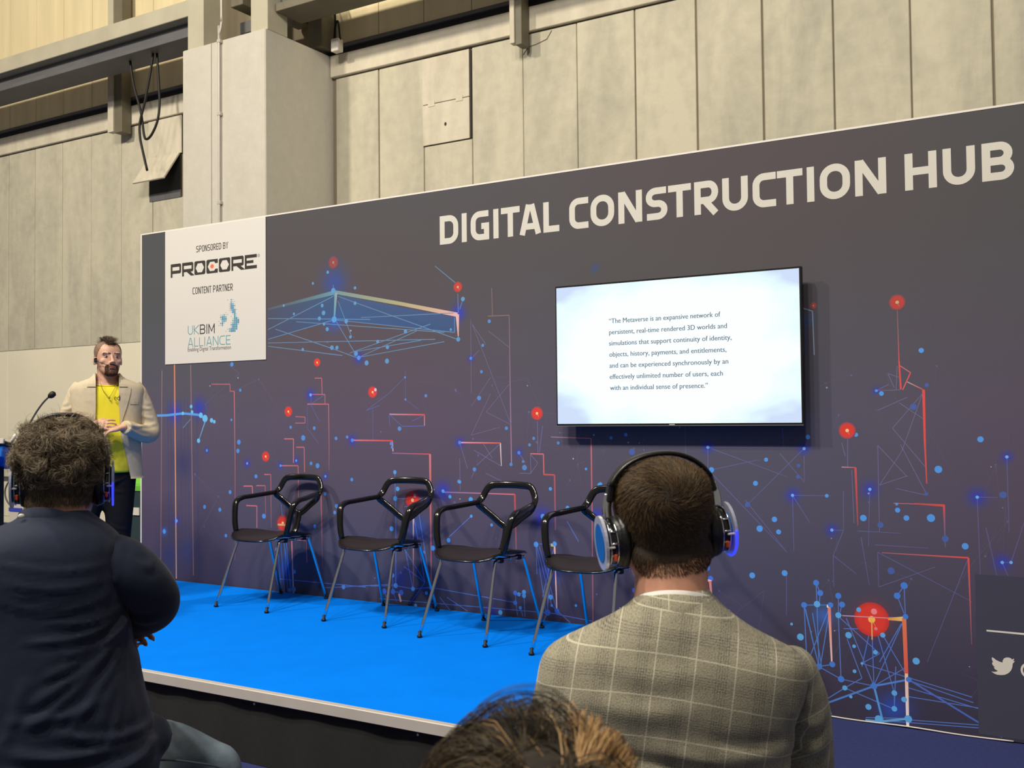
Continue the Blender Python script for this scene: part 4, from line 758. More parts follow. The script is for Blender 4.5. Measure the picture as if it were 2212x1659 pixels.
# ------------------------------------------------------------------ hair
def surf_points(me, n, keep):
    """random points on a mesh; keep(points, normals) -> mask"""
    me.calc_loop_triangles(); T = np.empty(len(me.loop_triangles)*3, int); me.loop_triangles.foreach_get('vertices', T); T = T.reshape(-1, 3)
    v = getv(me); vn = normals(me); A = v[T[:, 0]]; B = v[T[:, 1]]; C_ = v[T[:, 2]]
    ar = np.linalg.norm(np.cross(B-A, C_-A), axis=1); idx = rng.choice(len(T), n, p=ar/ar.sum())
    r1 = np.sqrt(rng.random(n)); r2 = rng.random(n); a, b, c = 1-r1, r1*(1-r2), r1*r2
    P = A[idx]*a[:, None]+B[idx]*b[:, None]+C_[idx]*c[:, None]
    Nn = vn[T[idx, 0]]*a[:, None]+vn[T[idx, 1]]*b[:, None]+vn[T[idx, 2]]*c[:, None]; Nn /= np.linalg.norm(Nn, axis=1)[:, None]
    m = keep(P, Nn); return P[m], Nn[m]
def hair(name, P, Nn, comb, length, steps, lift, width, m, parent, curl=0, cfreq=60, grav=0, clump=0, jit=.25, cols=None, hug=None):
    lim = rng.uniform(.88, 1.02, len(P))
    n = len(P); pts = [P.copy()]; p = P.copy(); L = length(P) if callable(length) else np.full(n, length)
    L = L*rng.uniform(.7, 1.15, n); ph = rng.random((n, 3))*6.28
    c0 = comb(P, Nn)+rng.normal(0, jit, (n, 3)); c0 -= Nn*(c0*Nn).sum(1)[:, None]; c0 /= np.linalg.norm(c0, axis=1)[:, None]+1e-9
    if clump: cell = np.floor(P*clump).astype(int); hsh = (cell[:, 0]*73856093 ^ cell[:, 1]*19349663 ^ cell[:, 2]*83492791) & 1023; tab = rng.random((1024, 3))*6.28; ph = tab[hsh]+rng.normal(0, .18, (n, 3)); tv_ = rng.normal(0, .45, (1024, 3)); c0 = c0+tv_[hsh]; c0 /= np.linalg.norm(c0, axis=1)[:, None]
    for k in range(steps):
        t = (k+1)/steps; lf = lift*(1-.7*t); d = c0*(1-lf)+Nn*lf+np.array([0, 0, -grav*t])
        if curl:
            b = np.cross(Nn, c0); w_ = t*cfreq; d = d+curl*(b*np.sin(w_+ph[:, :1])+Nn*np.cos(w_+ph[:, 1:2])*.8)
        d /= np.linalg.norm(d, axis=1)[:, None]; p = p+d*(L/steps)[:, None]
        if hug is not None:
            q_ = (p-hug[0])/hug[1]; l_ = np.linalg.norm(q_, axis=1); up_ = q_[:, 2] > -.1
            k_ = np.where(up_ & (l_ > lim), lim/l_, 1); p = hug[0]+hug[1]*q_*k_[:, None]
        pts.append(p.copy())
    pts = np.stack(pts, 1); S = steps+1
    tng = np.gradient(pts, axis=1); tng /= np.linalg.norm(tng, axis=2)[..., None]+1e-9
    rv = rng.normal(0, 1, (n, 1, 3)); a = np.cross(tng, rv); a /= np.linalg.norm(a, axis=2)[..., None]+1e-9; b = np.cross(tng, a)
    wd = width*np.linspace(1, .25, S)[None, :, None]*rng.uniform(.7, 1.3, (n, 1, 1))
    V = np.stack([pts+a*wd, pts-a*wd*.5+b*wd*.87, pts-a*wd*.5-b*wd*.87], 2).reshape(-1, 3)
    base = (np.arange(n)*S*3)[:, None, None, None]; kk = (np.arange(steps)*3)[None, :, None, None]; sd = np.array([[0, 1, 4, 3], [1, 2, 5, 4], [2, 0, 3, 5]])[None, None]
    Fq = (base+kk+sd).reshape(-1); me = bpy.data.meshes.new(name); nf = len(Fq)//4
    me.vertices.add(len(V)); me.vertices.foreach_set('co', V.ravel()); me.loops.add(len(Fq)); me.loops.foreach_set('vertex_index', Fq)
    me.polygons.add(nf); me.polygons.foreach_set('loop_start', np.arange(nf)*4); me.polygons.foreach_set('loop_total', np.full(nf, 4)); me.update()
    if cols is not None:
        at_ = me.color_attributes.new('ink', 'FLOAT_COLOR', 'POINT'); mix = rng.random(n)**1.3; C_ = tolin(np.array(cols[0])[None]*(1-mix[:, None])+np.array(cols[1])[None]*mix[:, None])
        C4 = np.ones((n, S*3, 4)); C4[:, :, :3] = C_[:, None]; at_.data.foreach_set('color', C4.ravel())
    o = link_mesh(name, me, m, parent, True); o['kind'] = 'stuff'; return o
M['hair'] = ink('hair_strands', .45); M['hair'].node_tree.nodes['Principled BSDF'].inputs['Specular IOR Level'].default_value = .35
def undercoat(name, src, keep, off, m, parent):
    bm = bmesh.new(); bm.from_mesh(src); v = getv(src); n = normals(src); k = keep(v, n)
    bm.verts.ensure_lookup_table()
    for i, q in enumerate(bm.verts): q.co = Vector(v[i]+n[i]*off)
    bmesh.ops.delete(bm, geom=[q for i, q in enumerate(bm.verts) if not k[i]], context='VERTS')
    me = bpy.data.meshes.new(name); bm.to_mesh(me); bm.free(); return link_mesh(name, me, m, parent, True)
def unit(a): return a/(np.linalg.norm(a, axis=1)[:, None]+1e-9)

# ------------------------------------------------------------------ head with a face (front = -y)
HR = [(-.118, .016, .088, .030), (-.108, .034, .096, .010), (-.090, .047, .097, -.020), (-.068, .056, .094, -.045), (-.040, .064, .092, -.064), (0, .071, .093, -.085), (.030, .0755, .095, -.097), (.060, .0755, .090, -.100), (.088, .067, .070, -.090), (.106, .048, .044, -.064), (.117, .024, .016, -.036), (.120, .006, -.004, -.016)]
def head_rings(cx=0, cy=0, cz=0, k=1, flip=1):
    out = []
    for z, w_, fr, bk in HR:
        yc = 0; out.append((cz+z*k, cx-w_*k, cx+w_*k, cy, (fr if flip > 0 else -bk)*k, (-bk if flip > 0 else fr)*k))
    # loft wants (yc, back(-y) radius, front(+y) radius) with both positive: shift centre
    res = []
    for z, xl, xr_, yc, a_, b_ in out:
        lo, hi = yc-a_, yc+b_
        res.append((z, xl, xr_, (lo+hi)/2, (hi-lo)/2, (hi-lo)/2))
    return res
# ------------------------------------------------------------------ people
def person(px, py, s, lab, dyaw=0, name='person'):
    w_ = at(px, py, s); al = math.atan2(px-1106, F); t = thing(name, lab, 'person', (w_.x, w_.y, 0), YAW-al+dyaw)
    Mi = (Matrix.Translation((w_.x, w_.y, 0)) @ Matrix.Rotation(YAW-al+dyaw, 4, 'Z')).inverted()
    return t, (lambda x, y, q: Mi @ at(x, y, q))
def hand(mb, Mx, k=1, curl=.5, spread=.12, side=1):
    """hand along +x from the wrist, palm down (-z), thumb on the +y*side"""
    T = lambda p: Mx @ (Vector((p[0], p[1]*side, p[2]))*k)
    mb.tube([T((-.02, 0, 0)), T((.01, 0, 0)), T((.05, 0, 0)), T((.085, -.002, 0)), T((.095, -.002, 0))], [(.023*k, .019*k), (.027*k, .018*k), (.040*k, .016*k), (.040*k, .014*k), (.034*k, .010*k)], 14, ref=Mx.to_3x3() @ Vector((0, 0, 1)), n=2.6)
    for i, (y, ln) in enumerate(((.030, .070), (.010, .080), (-.010, .075), (-.029, .058))):
        a = spread*(1.5-i)/1.5; p = Vector((.085, y, 0)); th = 0; P = [p-Vector((.02, 0, 0)), p.copy()]
        for j, fr in enumerate((.45, .30, .25)):
            th += curl*(.7, 1.0, .8)[j]; p = p+Vector((math.cos(th)*math.cos(a), math.sin(a)*math.cos(th), -math.sin(th)))*ln*fr; P.append(p.copy())
        mb.tube([T(q) for q in cr(P, 3)], [.0088*k*(1-.018*q) for q in range(3*4+1)], 8, ref=(0, 0, 0))
        mb.ell(T(P[-1]), (.0075*k,)*3, 8)
    P = [Vector(q) for q in ((.012, .018, -.002), (.035, .038, -.010), (.060, .052, -.018), (.082, .056, -.026))]
    mb.tube([T(q) for q in cr(P, 3)], [.0125*k, .012*k, .0118*k, .0112*k, .0108*k, .0105*k, .0102*k, .010*k, .0095*k, .008*k], 8, ref=(0, 0, 0)); mb.ell(T(P[-1]), (.0085*k,)*3, 8)
def along(a, b, upv=(0, 0, 1)):
    a, b = Vector(a), Vector(b); x = (b-a).normalized(); z = Vector(upv); z = (z-x*z.dot(x)).normalized(); y = z.cross(x)
    return Matrix(((x.x, y.x, z.x, a.x), (x.y, y.y, z.y, a.y), (x.z, y.z, z.z, a.z), (0, 0, 0, 1)))
def head_mb(Mh, k=1, kw=1, flip=1, face=False):
    b = MB().loft(head_rings(0, 0, 0, 1, flip), 36, 2.25, 4); f_ = -flip
    for s_ in (-1, 1):
        b.ell((s_*.079, -f_*.008, -.012), (.007, .017, .030), 14, Matrix.Rotation(s_*f_*.35, 4, 'Z')); b.ell((s_*.074, -f_*.0, -.02), (.010, .012, .018), 10)
    if face:
        b.tube([(0, f_*.090, .016), (0, f_*.102, -.012), (0, f_*.116, -.038), (0, f_*.100, -.046)], [(.006, .006), (.008, .008), (.012, .010), (.010, .006)], 12, ref=(0, 1, 0))
        for s_ in (-1, 1):
            b.ell((s_*.011, f_*.103, -.041), (.009, .010, .008), 10); b.ell((s_*.031, f_*.083, .020), (.026, .014, .008), 12); b.ell((s_*.042, f_*.064, -.026), (.022, .020, .020), 12)
        b.ell((0, f_*.093, -.070), (.024, .010, .012), 12); b.ell((0, f_*.092, -.104), (.022, .014, .014), 12)
    S = Mh @ Matrix.Diagonal((kw, 1, k, 1)); b.v = [tuple(S @ Vector(p)) for p in b.v]; return b, S
def headphones(lab, t_par, Mh, led=1, blue=True):
    """worn on a head whose frame is Mh (face towards +y)"""
    h = thing('headphones', lab, 'headphones'); h.matrix_world = t_par.matrix_basis.copy() @ Mh
    for s_ in (-1, 1):
        cx = lambda v: s_*v
        c = MB()
        for xx, R, r in ((.068, .030, .010), (.076, .033, .011), (.083, .032, .010)): c.tube([(cx(xx), R*math.cos(a), R*1.12*math.sin(a)-.012) for a in np.linspace(0, 2*math.pi, 28, endpoint=False)], r, 8, closed=True, ref=(1, 0, 0))
        c.ell((cx(.074), 0, -.012), (.012, .032, .036), 16); cup = c.build('ear_cushion', M['leather'], h, True)
        c = MB().tube([(cx(.085), 0, -.012), (cx(.089), 0, -.012), (cx(.103), 0, -.012), (cx(.107), 0, -.012)], [.034, .039, .038, .032], 28, ref=(0, 0, 1)); o = c.build('ear_cup', M['gloss'], h, True)
        c = MB()
        for xx in (.090, .102): c.tube([(cx(xx), .0395*math.cos(a), .0395*math.sin(a)-.012) for a in np.linspace(0, 2*math.pi, 32, endpoint=False)], .0014, 6, closed=True, ref=(1, 0, 0))
        for a in (2.6, 3.1, 3.6): c.tube([(cx(.090), .0400*math.cos(a), .0400*math.sin(a)-.012), (cx(.102), .0400*math.cos(a), .0420*math.sin(a)-.012)], .0016, 6)
        c.build('chrome_ring', M['chrome'], o, True)
        n = 36; v = []; f = []
        for xx in (.1075, .1125):
            for R in (.034, .047):
                for k in range(n): a = 2*math.pi*k/n; v.append((cx(xx), R*math.cos(a), R*math.sin(a)-.012))
        for k in range(n):
            k2 = (k+1) % n
            for a, b in ((0, 1), (2, 3), (0, 2), (1, 3)): f.append((a*n+k, a*n+k2, b*n+k2, b*n+k))
        MB().add(v, f).build('acrylic_ring', M['clear'], h)
        MB().tube([(cx(.106), 0, -.012), (cx(.1135), 0, -.012)], .0335, 28, ref=(0, 0, 1)).build('side_disc', M['bluecap'] if blue else M['satin'], h)
        if s_*led > 0:
            MB().tube([(cx(.110), .0465*math.cos(a), .0465*math.sin(a)-.012) for a in np.linspace(3.1, 4.9, 12)], .0022, 6, ref=(1, 0, 0)).build('blue_light', M['led'], h, True)
        MB().box(min(cx(.093), cx(.0995)), max(cx(.093), cx(.0995)), -.0405, -.030, -.040, -.028, bev=.002).build('orange_button', M['orange'], h)
        MB().box(min(cx(.096), cx(.110)), max(cx(.096), cx(.110)), -.0425, -.037, -.018, -.0145, bev=.001).build('white_mark', M['white'], h)
        MB().tube(cr([(cx(.096), 0, .025), (cx(.096), 0, .045), (cx(.093), 0, .060), (cx(.090), 0, .070)], 3), [(.003, .008)]*10, 8, ref=(1, 0, 0)).build('slider', M['chrome'], h, True)
        MB().box(min(cx(.082), cx(.093)), max(cx(.082), cx(.093)), -.012, .012, .056, .090, bev=.003, M=Matrix.Translation((cx(.088), 0, .073)) @ Matrix.Rotation(-s_*.22, 4, 'Y') @ Matrix.Translation((-cx(.088), 0, -.073))).build('slider_sleeve', M['satin'], h)
    P = []
    for a in np.linspace(.56, math.pi-.56, 27):
        c_, q = math.cos(a), math.sin(a); P.append((.101*math.copysign(abs(c_)**.9, c_), 0, .1315*abs(q)**.72))
    MB().tube(P, [(.0045, .015)]*len(P), 12, ref=(0, 1, 0), n=3).build('headband', M['satin'], h, True)
    return h
def cloth(name, base, var=.2, bump=.35, bs=8, rough=.85, sheen=.0, dark=None):
    return mat(name, base, rough, var=var, vscale=3, bump=bump, bscale=bs, spec=.15, sheen=sheen, dark=dark)
def setuv(me, fn):
    v = getv(me); u, w_ = fn(v); li = np.empty(len(me.loops), int); me.loops.foreach_get('vertex_index', li)
    uv = me.uv_layers.new(name='UVMap'); uv.data.foreach_set('uv', np.stack([u[li], w_[li]], 1).ravel())

# ---------- speaker
ST, sp = person(232, 780, 335, 'man in beige jacket and yellow t-shirt standing on stage speaking, hands together')
ST.location.z = SZ; D0 = Vector((0, 0, SZ))
def sl(px, py, y=0): return Vector(((px-232)/359, y, 1.58-(py-780)/335))
Mh = Matrix.Translation((.004, -.015, 1.592)) @ Matrix.Rotation(math.radians(14), 4, 'Z') @ Matrix.Rotation(math.radians(-7), 4, 'X')
hb, SHm = head_mb(Mh, .98, 1.04, 1, True)
B = hb
B.tube([(.0, .012, 1.55), (.0, .016, 1.48), (.0, .02, 1.43)], [(.060, .058), (.063, .060), (.075, .066)], 20, ref=(0, 1, 0))
B.loft([(.86, -.13, .13, .01, .09, .10), (1.0, -.13, .13, .01, .10, .10), (1.2, -.15, .15, .01, .105, .1), (1.35, -.17, .17, .02, .09, .09), (1.42, -.12, .12, .02, .07, .07), (1.45, -.07, .07, .02, .06, .06)], 28, 2.3)
SR, ER, WR = Vector((-.185, .02, 1.37)), Vector((-.248, .02, 1.115)), Vector((-.098, -.20, 1.165))
SL_, EL, WL = Vector((.190, .02, 1.37)), Vector((.262, .0, 1.115)), Vector((.092, -.215, 1.155))
for a, b, c in ((SR, ER, WR), (SL_, EL, WL)): B.tube(cr([a, b, c], 5), [.048, .046, .044, .043, .042, .041, .038, .035, .032, .028, .025], 14, ref=(0, 0, 0))
hand(B, along(WR, WR+Vector((.115, -.05, .012)), (.25, -.9, .5)), .95, .28, .16, side=1)
hand(B, along(WL, WL+Vector((-.12, -.03, -.022)), (-.1, -.35, .9)), .95, .45, .1, side=-1)
for P, R in ((((-.085, .0, .88), (-.14, .0, .5), (-.165, .01, .1)), (.08, .055, .04)), (((.075, .0, .88), (.070, .0, .5), (.065, .01, .1)), (.08, .055, .04))):
    B.tube(cr(P, 5), [R[0]+(R[1]-R[0])*min(1, i/5)+(R[2]-R[1])*max(0, i-5)/5 for i in range(11)], 14, ref=(0, 1, 0))
body = link_mesh('body', fuse(B, .0048, 2), M['skin'], ST, True)
body_me = body.data
# features
def fpt(x, y, z): return SHm @ Vector((x, y, z))
EW = mat('eye_white', (196, 186, 176), .3); IR = mat('dark_iris', (52, 40, 32), .25); LIP = mat('lips', (178, 112, 98), .5)
for s_ in (-1, 1):
    e_ = MB().ell((s_*.031, -.0850, .001), (.0120, .007, .0044), 14); e_.build('eye', EW, ST, True, M=SHm)
    e_ = MB().ell((s_*.031+.0005, -.0904, .0008), (.0064, .0030, .0046), 12); e_.build('iris', IR, ST, True, M=SHm)
MB().ell((0, -.1015, -.0655), (.021, .006, .0035), 12).ell((0, -.100, -.0755), (.018, .007, .0045), 12).build('lips', LIP, ST, True, M=SHm)
MB().ell((0, -.1045, -.0705), (.013, .003, .0022), 10).build('mouth_gap', mat('mouth_dark', (60, 30, 28), .6), ST, True, M=SHm)
SI = np.array(SHm.inverted())
def toh(P): return P @ SI[:3, :3].T+SI[:3, 3]
def headonly(P): return P[:, 2] > 1.44
DKH = ((62, 42, 32), (104, 74, 54))
def kp(P, Nn):
    q = toh(P); return headonly(P) & (np.abs(q[:, 0]) < .027) & (q[:, 2] > .078) & (q[:, 1] > -.095)
P, Nn = surf_points(body_me, 150000, kp); P, Nn = P[:2600], Nn[:2600]
hair('mohawk', P, Nn, lambda p, n: np.tile([.15, -.25, .3], (len(p), 1)), .045, 4, .85, .0011, M['hair'], ST, jit=.4, cols=((58, 48, 38), (140, 118, 92)))
def ks(P, Nn):
    q = toh(P); a = np.abs(q[:, 0]); side = (q[:, 2] > .012+np.where(q[:, 1] < -.03, (-.03-q[:, 1])*1.5, 0)) & (q[:, 1] > -.062) & (a > .02); bk = (q[:, 1] > .03) & (q[:, 2] > -.06)
    return headonly(P) & (side | bk)
P, Nn = surf_points(body_me, 120000, ks); P, Nn = P[:9000], Nn[:9000]
undercoat('shaved_base', body_me, lambda v, n: ks(v, n) & (toh(v)[:, 2] < .115), .0016, mat('shaved_skin', (136, 108, 88), .8, var=.25, vscale=90), ST)
hair('shaved_sides', P, Nn, lambda p, n: np.tile([0, .3, -1], (len(p), 1)), .006, 2, .5, .0007, M['hair'], ST, cols=((84, 66, 52), (128, 106, 88)))
def kb(P, Nn):
    q = toh(P); x, y, z = np.abs(q[:, 0]), q[:, 1], q[:, 2]
    chin = (z < -.080) & (z > -.128) & (x < .038) & (y < -.045); ring = (x > .022) & (x < .038) & (z < -.055) & (z > -.085) & (y < -.06); mo = (z > -.063) & (z < -.050) & (x < .034) & (y < -.08)
    return headonly(P) & (chin | ring | mo)
P, Nn = surf_points(body_me, 260000, kb); P, Nn = P[:3200], Nn[:3200]
hair('beard', P, Nn, lambda p, n: np.tile([0, -.1, -1.], (len(p), 1)), .014, 3, .45, .0009, M['hair'], ST, jit=.3, cols=((66, 42, 32), (126, 84, 60)))
def ke(P, Nn):
    q = toh(P); x, y, z = np.abs(q[:, 0]), q[:, 1], q[:, 2]; return headonly(P) & (x > .012) & (x < .048) & (np.abs(z-.0225+.12*(x-.03)**2*20) < .0035) & (y < -.05)
P, Nn = surf_points(body_me, 300000, ke); P, Nn = P[:1100], Nn[:1100]
hair('eyebrows', P, Nn, lambda p, n: np.stack([np.sign(p[:, 0]), p[:, 0]*0, p[:, 0]*0-.2], 1), .009, 2, .2, .0007, M['hair'], ST, cols=((60, 42, 32), (84, 60, 46)))
# t-shirt
TR = [(.865, -.165, .165, -.005, .130, .115), (.95, -.172, .172, -.005, .140, .12), (1.08, -.172, .172, .0, .138, .12), (1.22, -.178, .178, .005, .128, .12), (1.34, -.185, .185, .01, .115, .11), (1.40, -.165, .165, .015, .100, .09), (1.425, -.115, .115, .018, .092, .085), (1.445, -.086, .086, .018, .086, .082), (1.470, -.080, .080, .018, .082, .078)]
M['yellow'] = mat('yellow_cotton', (238, 224, 62), .85, var=.05, vscale=5, bump=.25, bscale=9, spec=.1)
me = fuse(MB().loft(TR, 40, 2.4), .009, 3); folds(me, [(-.02, 1.36, -.05, 1.08, .008, .004), (.03, 1.05, .08, .95, .012, .006), (-.06, .98, .04, .93, .012, .005), (.0, 1.02, -.06, .90, .012, .005), (.08, 1.0, .10, .9, .01, .005)])
bm = bmesh.new(); bm.from_mesh(me); bmesh.ops.bisect_plane(bm, geom=bm.verts[:]+bm.edges[:]+bm.faces[:], plane_co=(0, .018, 1.438), plane_no=(0, -.25, 1), clear_outer=True); bm.to_mesh(me); bm.free()
link_mesh('tshirt', me, M['yellow'], ST, True)
MB().tube([(.088*math.cos(a), .018+.088*math.sin(a), 1.439+.022*math.sin(a)) for a in np.linspace(0, 2*math.pi, 30, endpoint=False)], (.005), 8, closed=True).build('collar_rib', M['yellow'], ST, True)
o = font_text('shirt_lettering', 'ed', .05, .034, (.040, -.128, 1.325), RX, mat('black_print', (30, 30, 28)), None, .001); o.parent = ST
MB().tube(cr([(-.045, -.075, 1.45), (-.03, -.098, 1.40), (.0, -.118, 1.355), (.012, -.122, 1.345), (.03, -.112, 1.375), (.062, -.08, 1.44)], 4), .0016, 6, ref=(0, 0, 0)).ell((.012, -.126, 1.342), (.006, .004, .008), 10).build('necklace', mat('cord', (150, 140, 40), .6), ST, True)
# jacket
JR = np.array([(.825, .222, .150), (.95, .210, .148), (1.08, .206, .146), (1.22, .212, .140), (1.33, .222, .130), (1.39, .226, .118), (1.425, .214, .108), (1.447, .165, .096), (1.468, .110, .088), (1.492, .082, .082), (1.502, .078, .080)])
def jrow(z): return np.interp(z, JR[:, 0], JR[:, 1]), np.interp(z, JR[:, 0], JR[:, 2])
def jy(x, z):
    rx, ry = jrow(z); u = min(1, abs(x)/rx); return .008-ry*(1-u**2.5)**(1/2.5)
def gap(z, s_):
    if s_ > 0: return float(np.interp(z, [.82, .95, 1.1, 1.3, 1.45, 1.5], [.145, .118, .082, .070, .070, .074]))
    return float(np.interp(z, [.82, 1.0, 1.1, 1.3, 1.45, 1.5], [.120, .085, .072, .068, .070, .074]))
zz = np.linspace(.825, 1.502, 40); nc = 46; v = []; f = []
for off in (0, .006):
    for z in zz:
        rx, ry = jrow(z)
        # angle measured from front (-y), going round the back
        def ang(s_): return math.asin(min(1, (gap(z, s_)/rx))**1.25)
        a0, a1 = ang(1), 2*math.pi-ang(-1)
        for k in range(nc):
            a = a0+(a1-a0)*k/(nc-1); sx_, cy_ = math.sin(a), -math.cos(a)
            x = (rx-off)*math.copysign(abs(sx_)**.8, sx_); y = .008+(ry-off)*math.copysign(abs(cy_)**.8, cy_)
            hem = .018*(1 if abs(sx_) < .5 else 0)*max(0, (.86-z)/.04) if cy_ < 0 else 0
            v.append((x, y, z+hem))
nr = len(zz); q0 = nr*nc
for L_ in (0, 1):
    for i in range(nr-1):
        for k in range(nc-1): a = L_*q0+i*nc+k; qd = (a, a+1, a+nc+1, a+nc); f.append(qd if L_ == 0 else qd[::-1])
for i in range(nr-1):
    for k in (0, nc-1): a = i*nc+k; f.append((a, a+nc, a+nc+q0, a+q0))
for k in range(nc-1):
    for i in (0, nr-1): a = i*nc+k; f.append((a, a+1, a+1+q0, a+q0))
M['beige'] = mat('beige_linen', (200, 187, 160), .9, var=.10, vscale=30, bump=.3, bscale=14, spec=.1, dark=(196, 182, 156))
JK = MB().add(v, f).build('jacket', M['beige'], ST, True)
def strip(zs_, xin, xout, dy, th=.004):
    v = []; f = []
    for z, xi, xo in zip(zs_, xin, xout):
        for x in (xi, (xi+xo)/2, xo):
            y = jy(x, z)-dy; v += [(x, y, z), (x, y+th, z)]
    n = len(zs_)
    for i in range(n-1):
        for j in range(2): a = i*6+j*2; f += [(a, a+2, a+8, a+6), (a+1, a+7, a+9, a+3)]
        f += [(i*6, i*6+6, i*6+7, i*6+1), (i*6+4, i*6+5, i*6+11, i*6+10)]
    f += [(0, 1, 3, 2), (2, 3, 5, 4), ((n-1)*6, (n-1)*6+2, (n-1)*6+3, (n-1)*6+1), ((n-1)*6+2, (n-1)*6+4, (n-1)*6+5, (n-1)*6+3)]
    return MB().add(v, f)
for s_ in (-1, 1):
    zs_ = [1.175, 1.22, 1.27, 1.32, 1.37, 1.405]; strip(zs_, [s_*gap(z, s_)-s_*.001 for z in zs_], [s_*q for q in (.084, .096, .112, .126, .138, .142)], .007).build('lapel', M['beige'], JK)
    zs_ = [1.412, 1.43, 1.45, 1.47, 1.495]; strip(zs_, [s_*gap(z, s_)-s_*.001 for z in zs_], [s_*q for q in (.122, .114, .104, .095, .084)], .008).build('collar', M['beige'], JK)
strip([1.30, 1.318], [.135, .135], [.185, .185], .004).build('chest_pocket', M['beige'], JK)
for s_, pts in ((-1, (SR+Vector((.01, 0, .012)), ER, WR+Vector((-.012, .0, .0)))), (1, (SL_+Vector((-.01, 0, .012)), EL, WL+Vector((.012, .0, .0))))):
    P = cr(pts, 10); n = len(P); R = [float(np.interp(i/(n-1), [0, .15, .5, .75, 1], [.060, .066, .060, .054, .044])) for i in range(n)]
    mb = MB().tube([P[0]+(P[0]-P[1])*2.0]+P, [.040]+R, 24, ref=(0, 0, 0)); mb.ell(P[0], (.058, .058, .05), 16)
    me = fuse(mb, .008, 3); folds(me, [(s_*.19, 1.30, s_*.26, 1.27, .010, .007), (s_*.19, 1.25, s_*.27, 1.21, .010, .007), (s_*.2, 1.18, s_*.29, 1.17, .011, .008), (s_*.14, 1.14, s_*.25, 1.09, .010, .007), (s_*.12, 1.18, s_*.22, 1.16, .010, .006), (s_*.22, 1.36, s_*.25, 1.30, .01, .005)])
    sv = link_mesh('sleeve', me, M['beige'], JK, True)
# trousers and shoes
M['trousers'] = mat('black_trousers', (24, 24, 28), .85, var=.2, vscale=6, bump=.4, bscale=9, spec=.15)
mb = MB().loft([(.80, -.175, .165, .0, .115, .11), (.86, -.168, .160, .0, .118, .11), (.92, -.160, .158, .0, .118, .11), (.935, -.158, .156, .0, .115, .11)], 32, 2.3)
mb.tube(cr(((-.090, .0, .86), (-.128, -.005, .55), (-.165, .015, .30), (-.175, .02, .03)), 6), [float(np.interp(i, [0, 6, 12, 18], [.098, .078, .062, .066])) for i in range(19)], 20, ref=(0, 1, 0))
mb.tube(cr(((.075, .0, .86), (.070, -.01, .55), (.065, .01, .30), (.062, .02, .03)), 6), [float(np.interp(i, [0, 6, 12, 18], [.104, .082, .064, .066])) for i in range(19)], 20, ref=(0, 1, 0))
me = fuse(mb, .01, 3); folds(me, [(-.02, .80, .12, .84, .01, .006), (-.02, .78, .1, .74, .01, .006), (-.16, .42, -.08, .46, .01, .006), (.0, .55, .12, .5, .01, .005)])
link_mesh('trousers', me, M['trousers'], ST, True)
for x in (-.172, .062):
    mb = MB().ell((x, -.04, .045), (.048, .135, .042), 20); mb.box(x-.045, x+.045, -.17, .09, .002, .02, bev=.006)
    link_mesh('shoe', fuse(mb, .007, 3), mat('black_shoe', (20, 19, 20), .4), ST, True)
# head-worn microphone
hm = thing('headset_microphone', 'black head-worn microphone on the speaking man, boom reaching his mouth', 'microphone'); hm.matrix_world = Matrix.Translation(ST.location) @ Matrix.Rotation(ST.rotation_euler.z, 4, 'Z') @ SHm
MB().box(-.090, -.074, -.044, -.022, -.030, .0, bev=.003).build('ear_unit', M['rubber'], hm)
MB().tube(cr([(-.080, -.04, -.022), (-.068, -.070, -.036), (-.050, -.092, -.048), (-.030, -.104, -.058)], 4), .0016, 6, ref=(0, 0, 0)).ell((-.028, -.106, -.059), (.005, .005, .005), 8).build('boom', M['rubber'], hm, True)

# ---------- seated man in the plaid jacket (right)
RM, rp = person(1435, 1120, 1250, 'seated man seen from behind in grey plaid jacket wearing headphones')
def rl(px, py): return (px-1435)/1262, 1.357-(py-1120)/1250
def ringpx(py, a, b, yc, rb, rf, fn): x0, z = fn(a, py); x1, _ = fn(b, py); return (z, x0, x1, yc, rb, rf)
Mh = Matrix.Translation((.000, .015, 1.338)) @ Matrix.Rotation(math.radians(16), 4, 'Z') @ Matrix.Rotation(math.radians(-5), 4, 'Y')
B, RH = head_mb(Mh, .99, 1.04, -1, True)
q_ = MB().ell((0, -.016, -.040), (.0735, .056, .055), 20); B.add([tuple(RH @ Vector(p)) for p in q_.v], q_.f)
B.tube([(.01, .010, 1.31), (.01, .0, 1.25), (.012, -.010, 1.19), (.012, -.015, 1.15)], [(.062, .062), (.063, .064), (.068, .070), (.085, .08)], 22, ref=(0, 1, 0))
def seated_core(B, z0, w_, y0=0, knees=None):
    B.loft([(z0, -w_*.9, w_*.9, y0, .11, .11), (z0+.2, -w_*.85, w_*.85, y0, .10, .10), (z0+.42, -w_, w_, y0, .09, .09), (z0+.56, -w_*.75, w_*.75, y0, .07, .07), (z0+.62, -.07, .07, y0, .06, .06)], 24, 2.3)
seated_core(B, .58, .15)
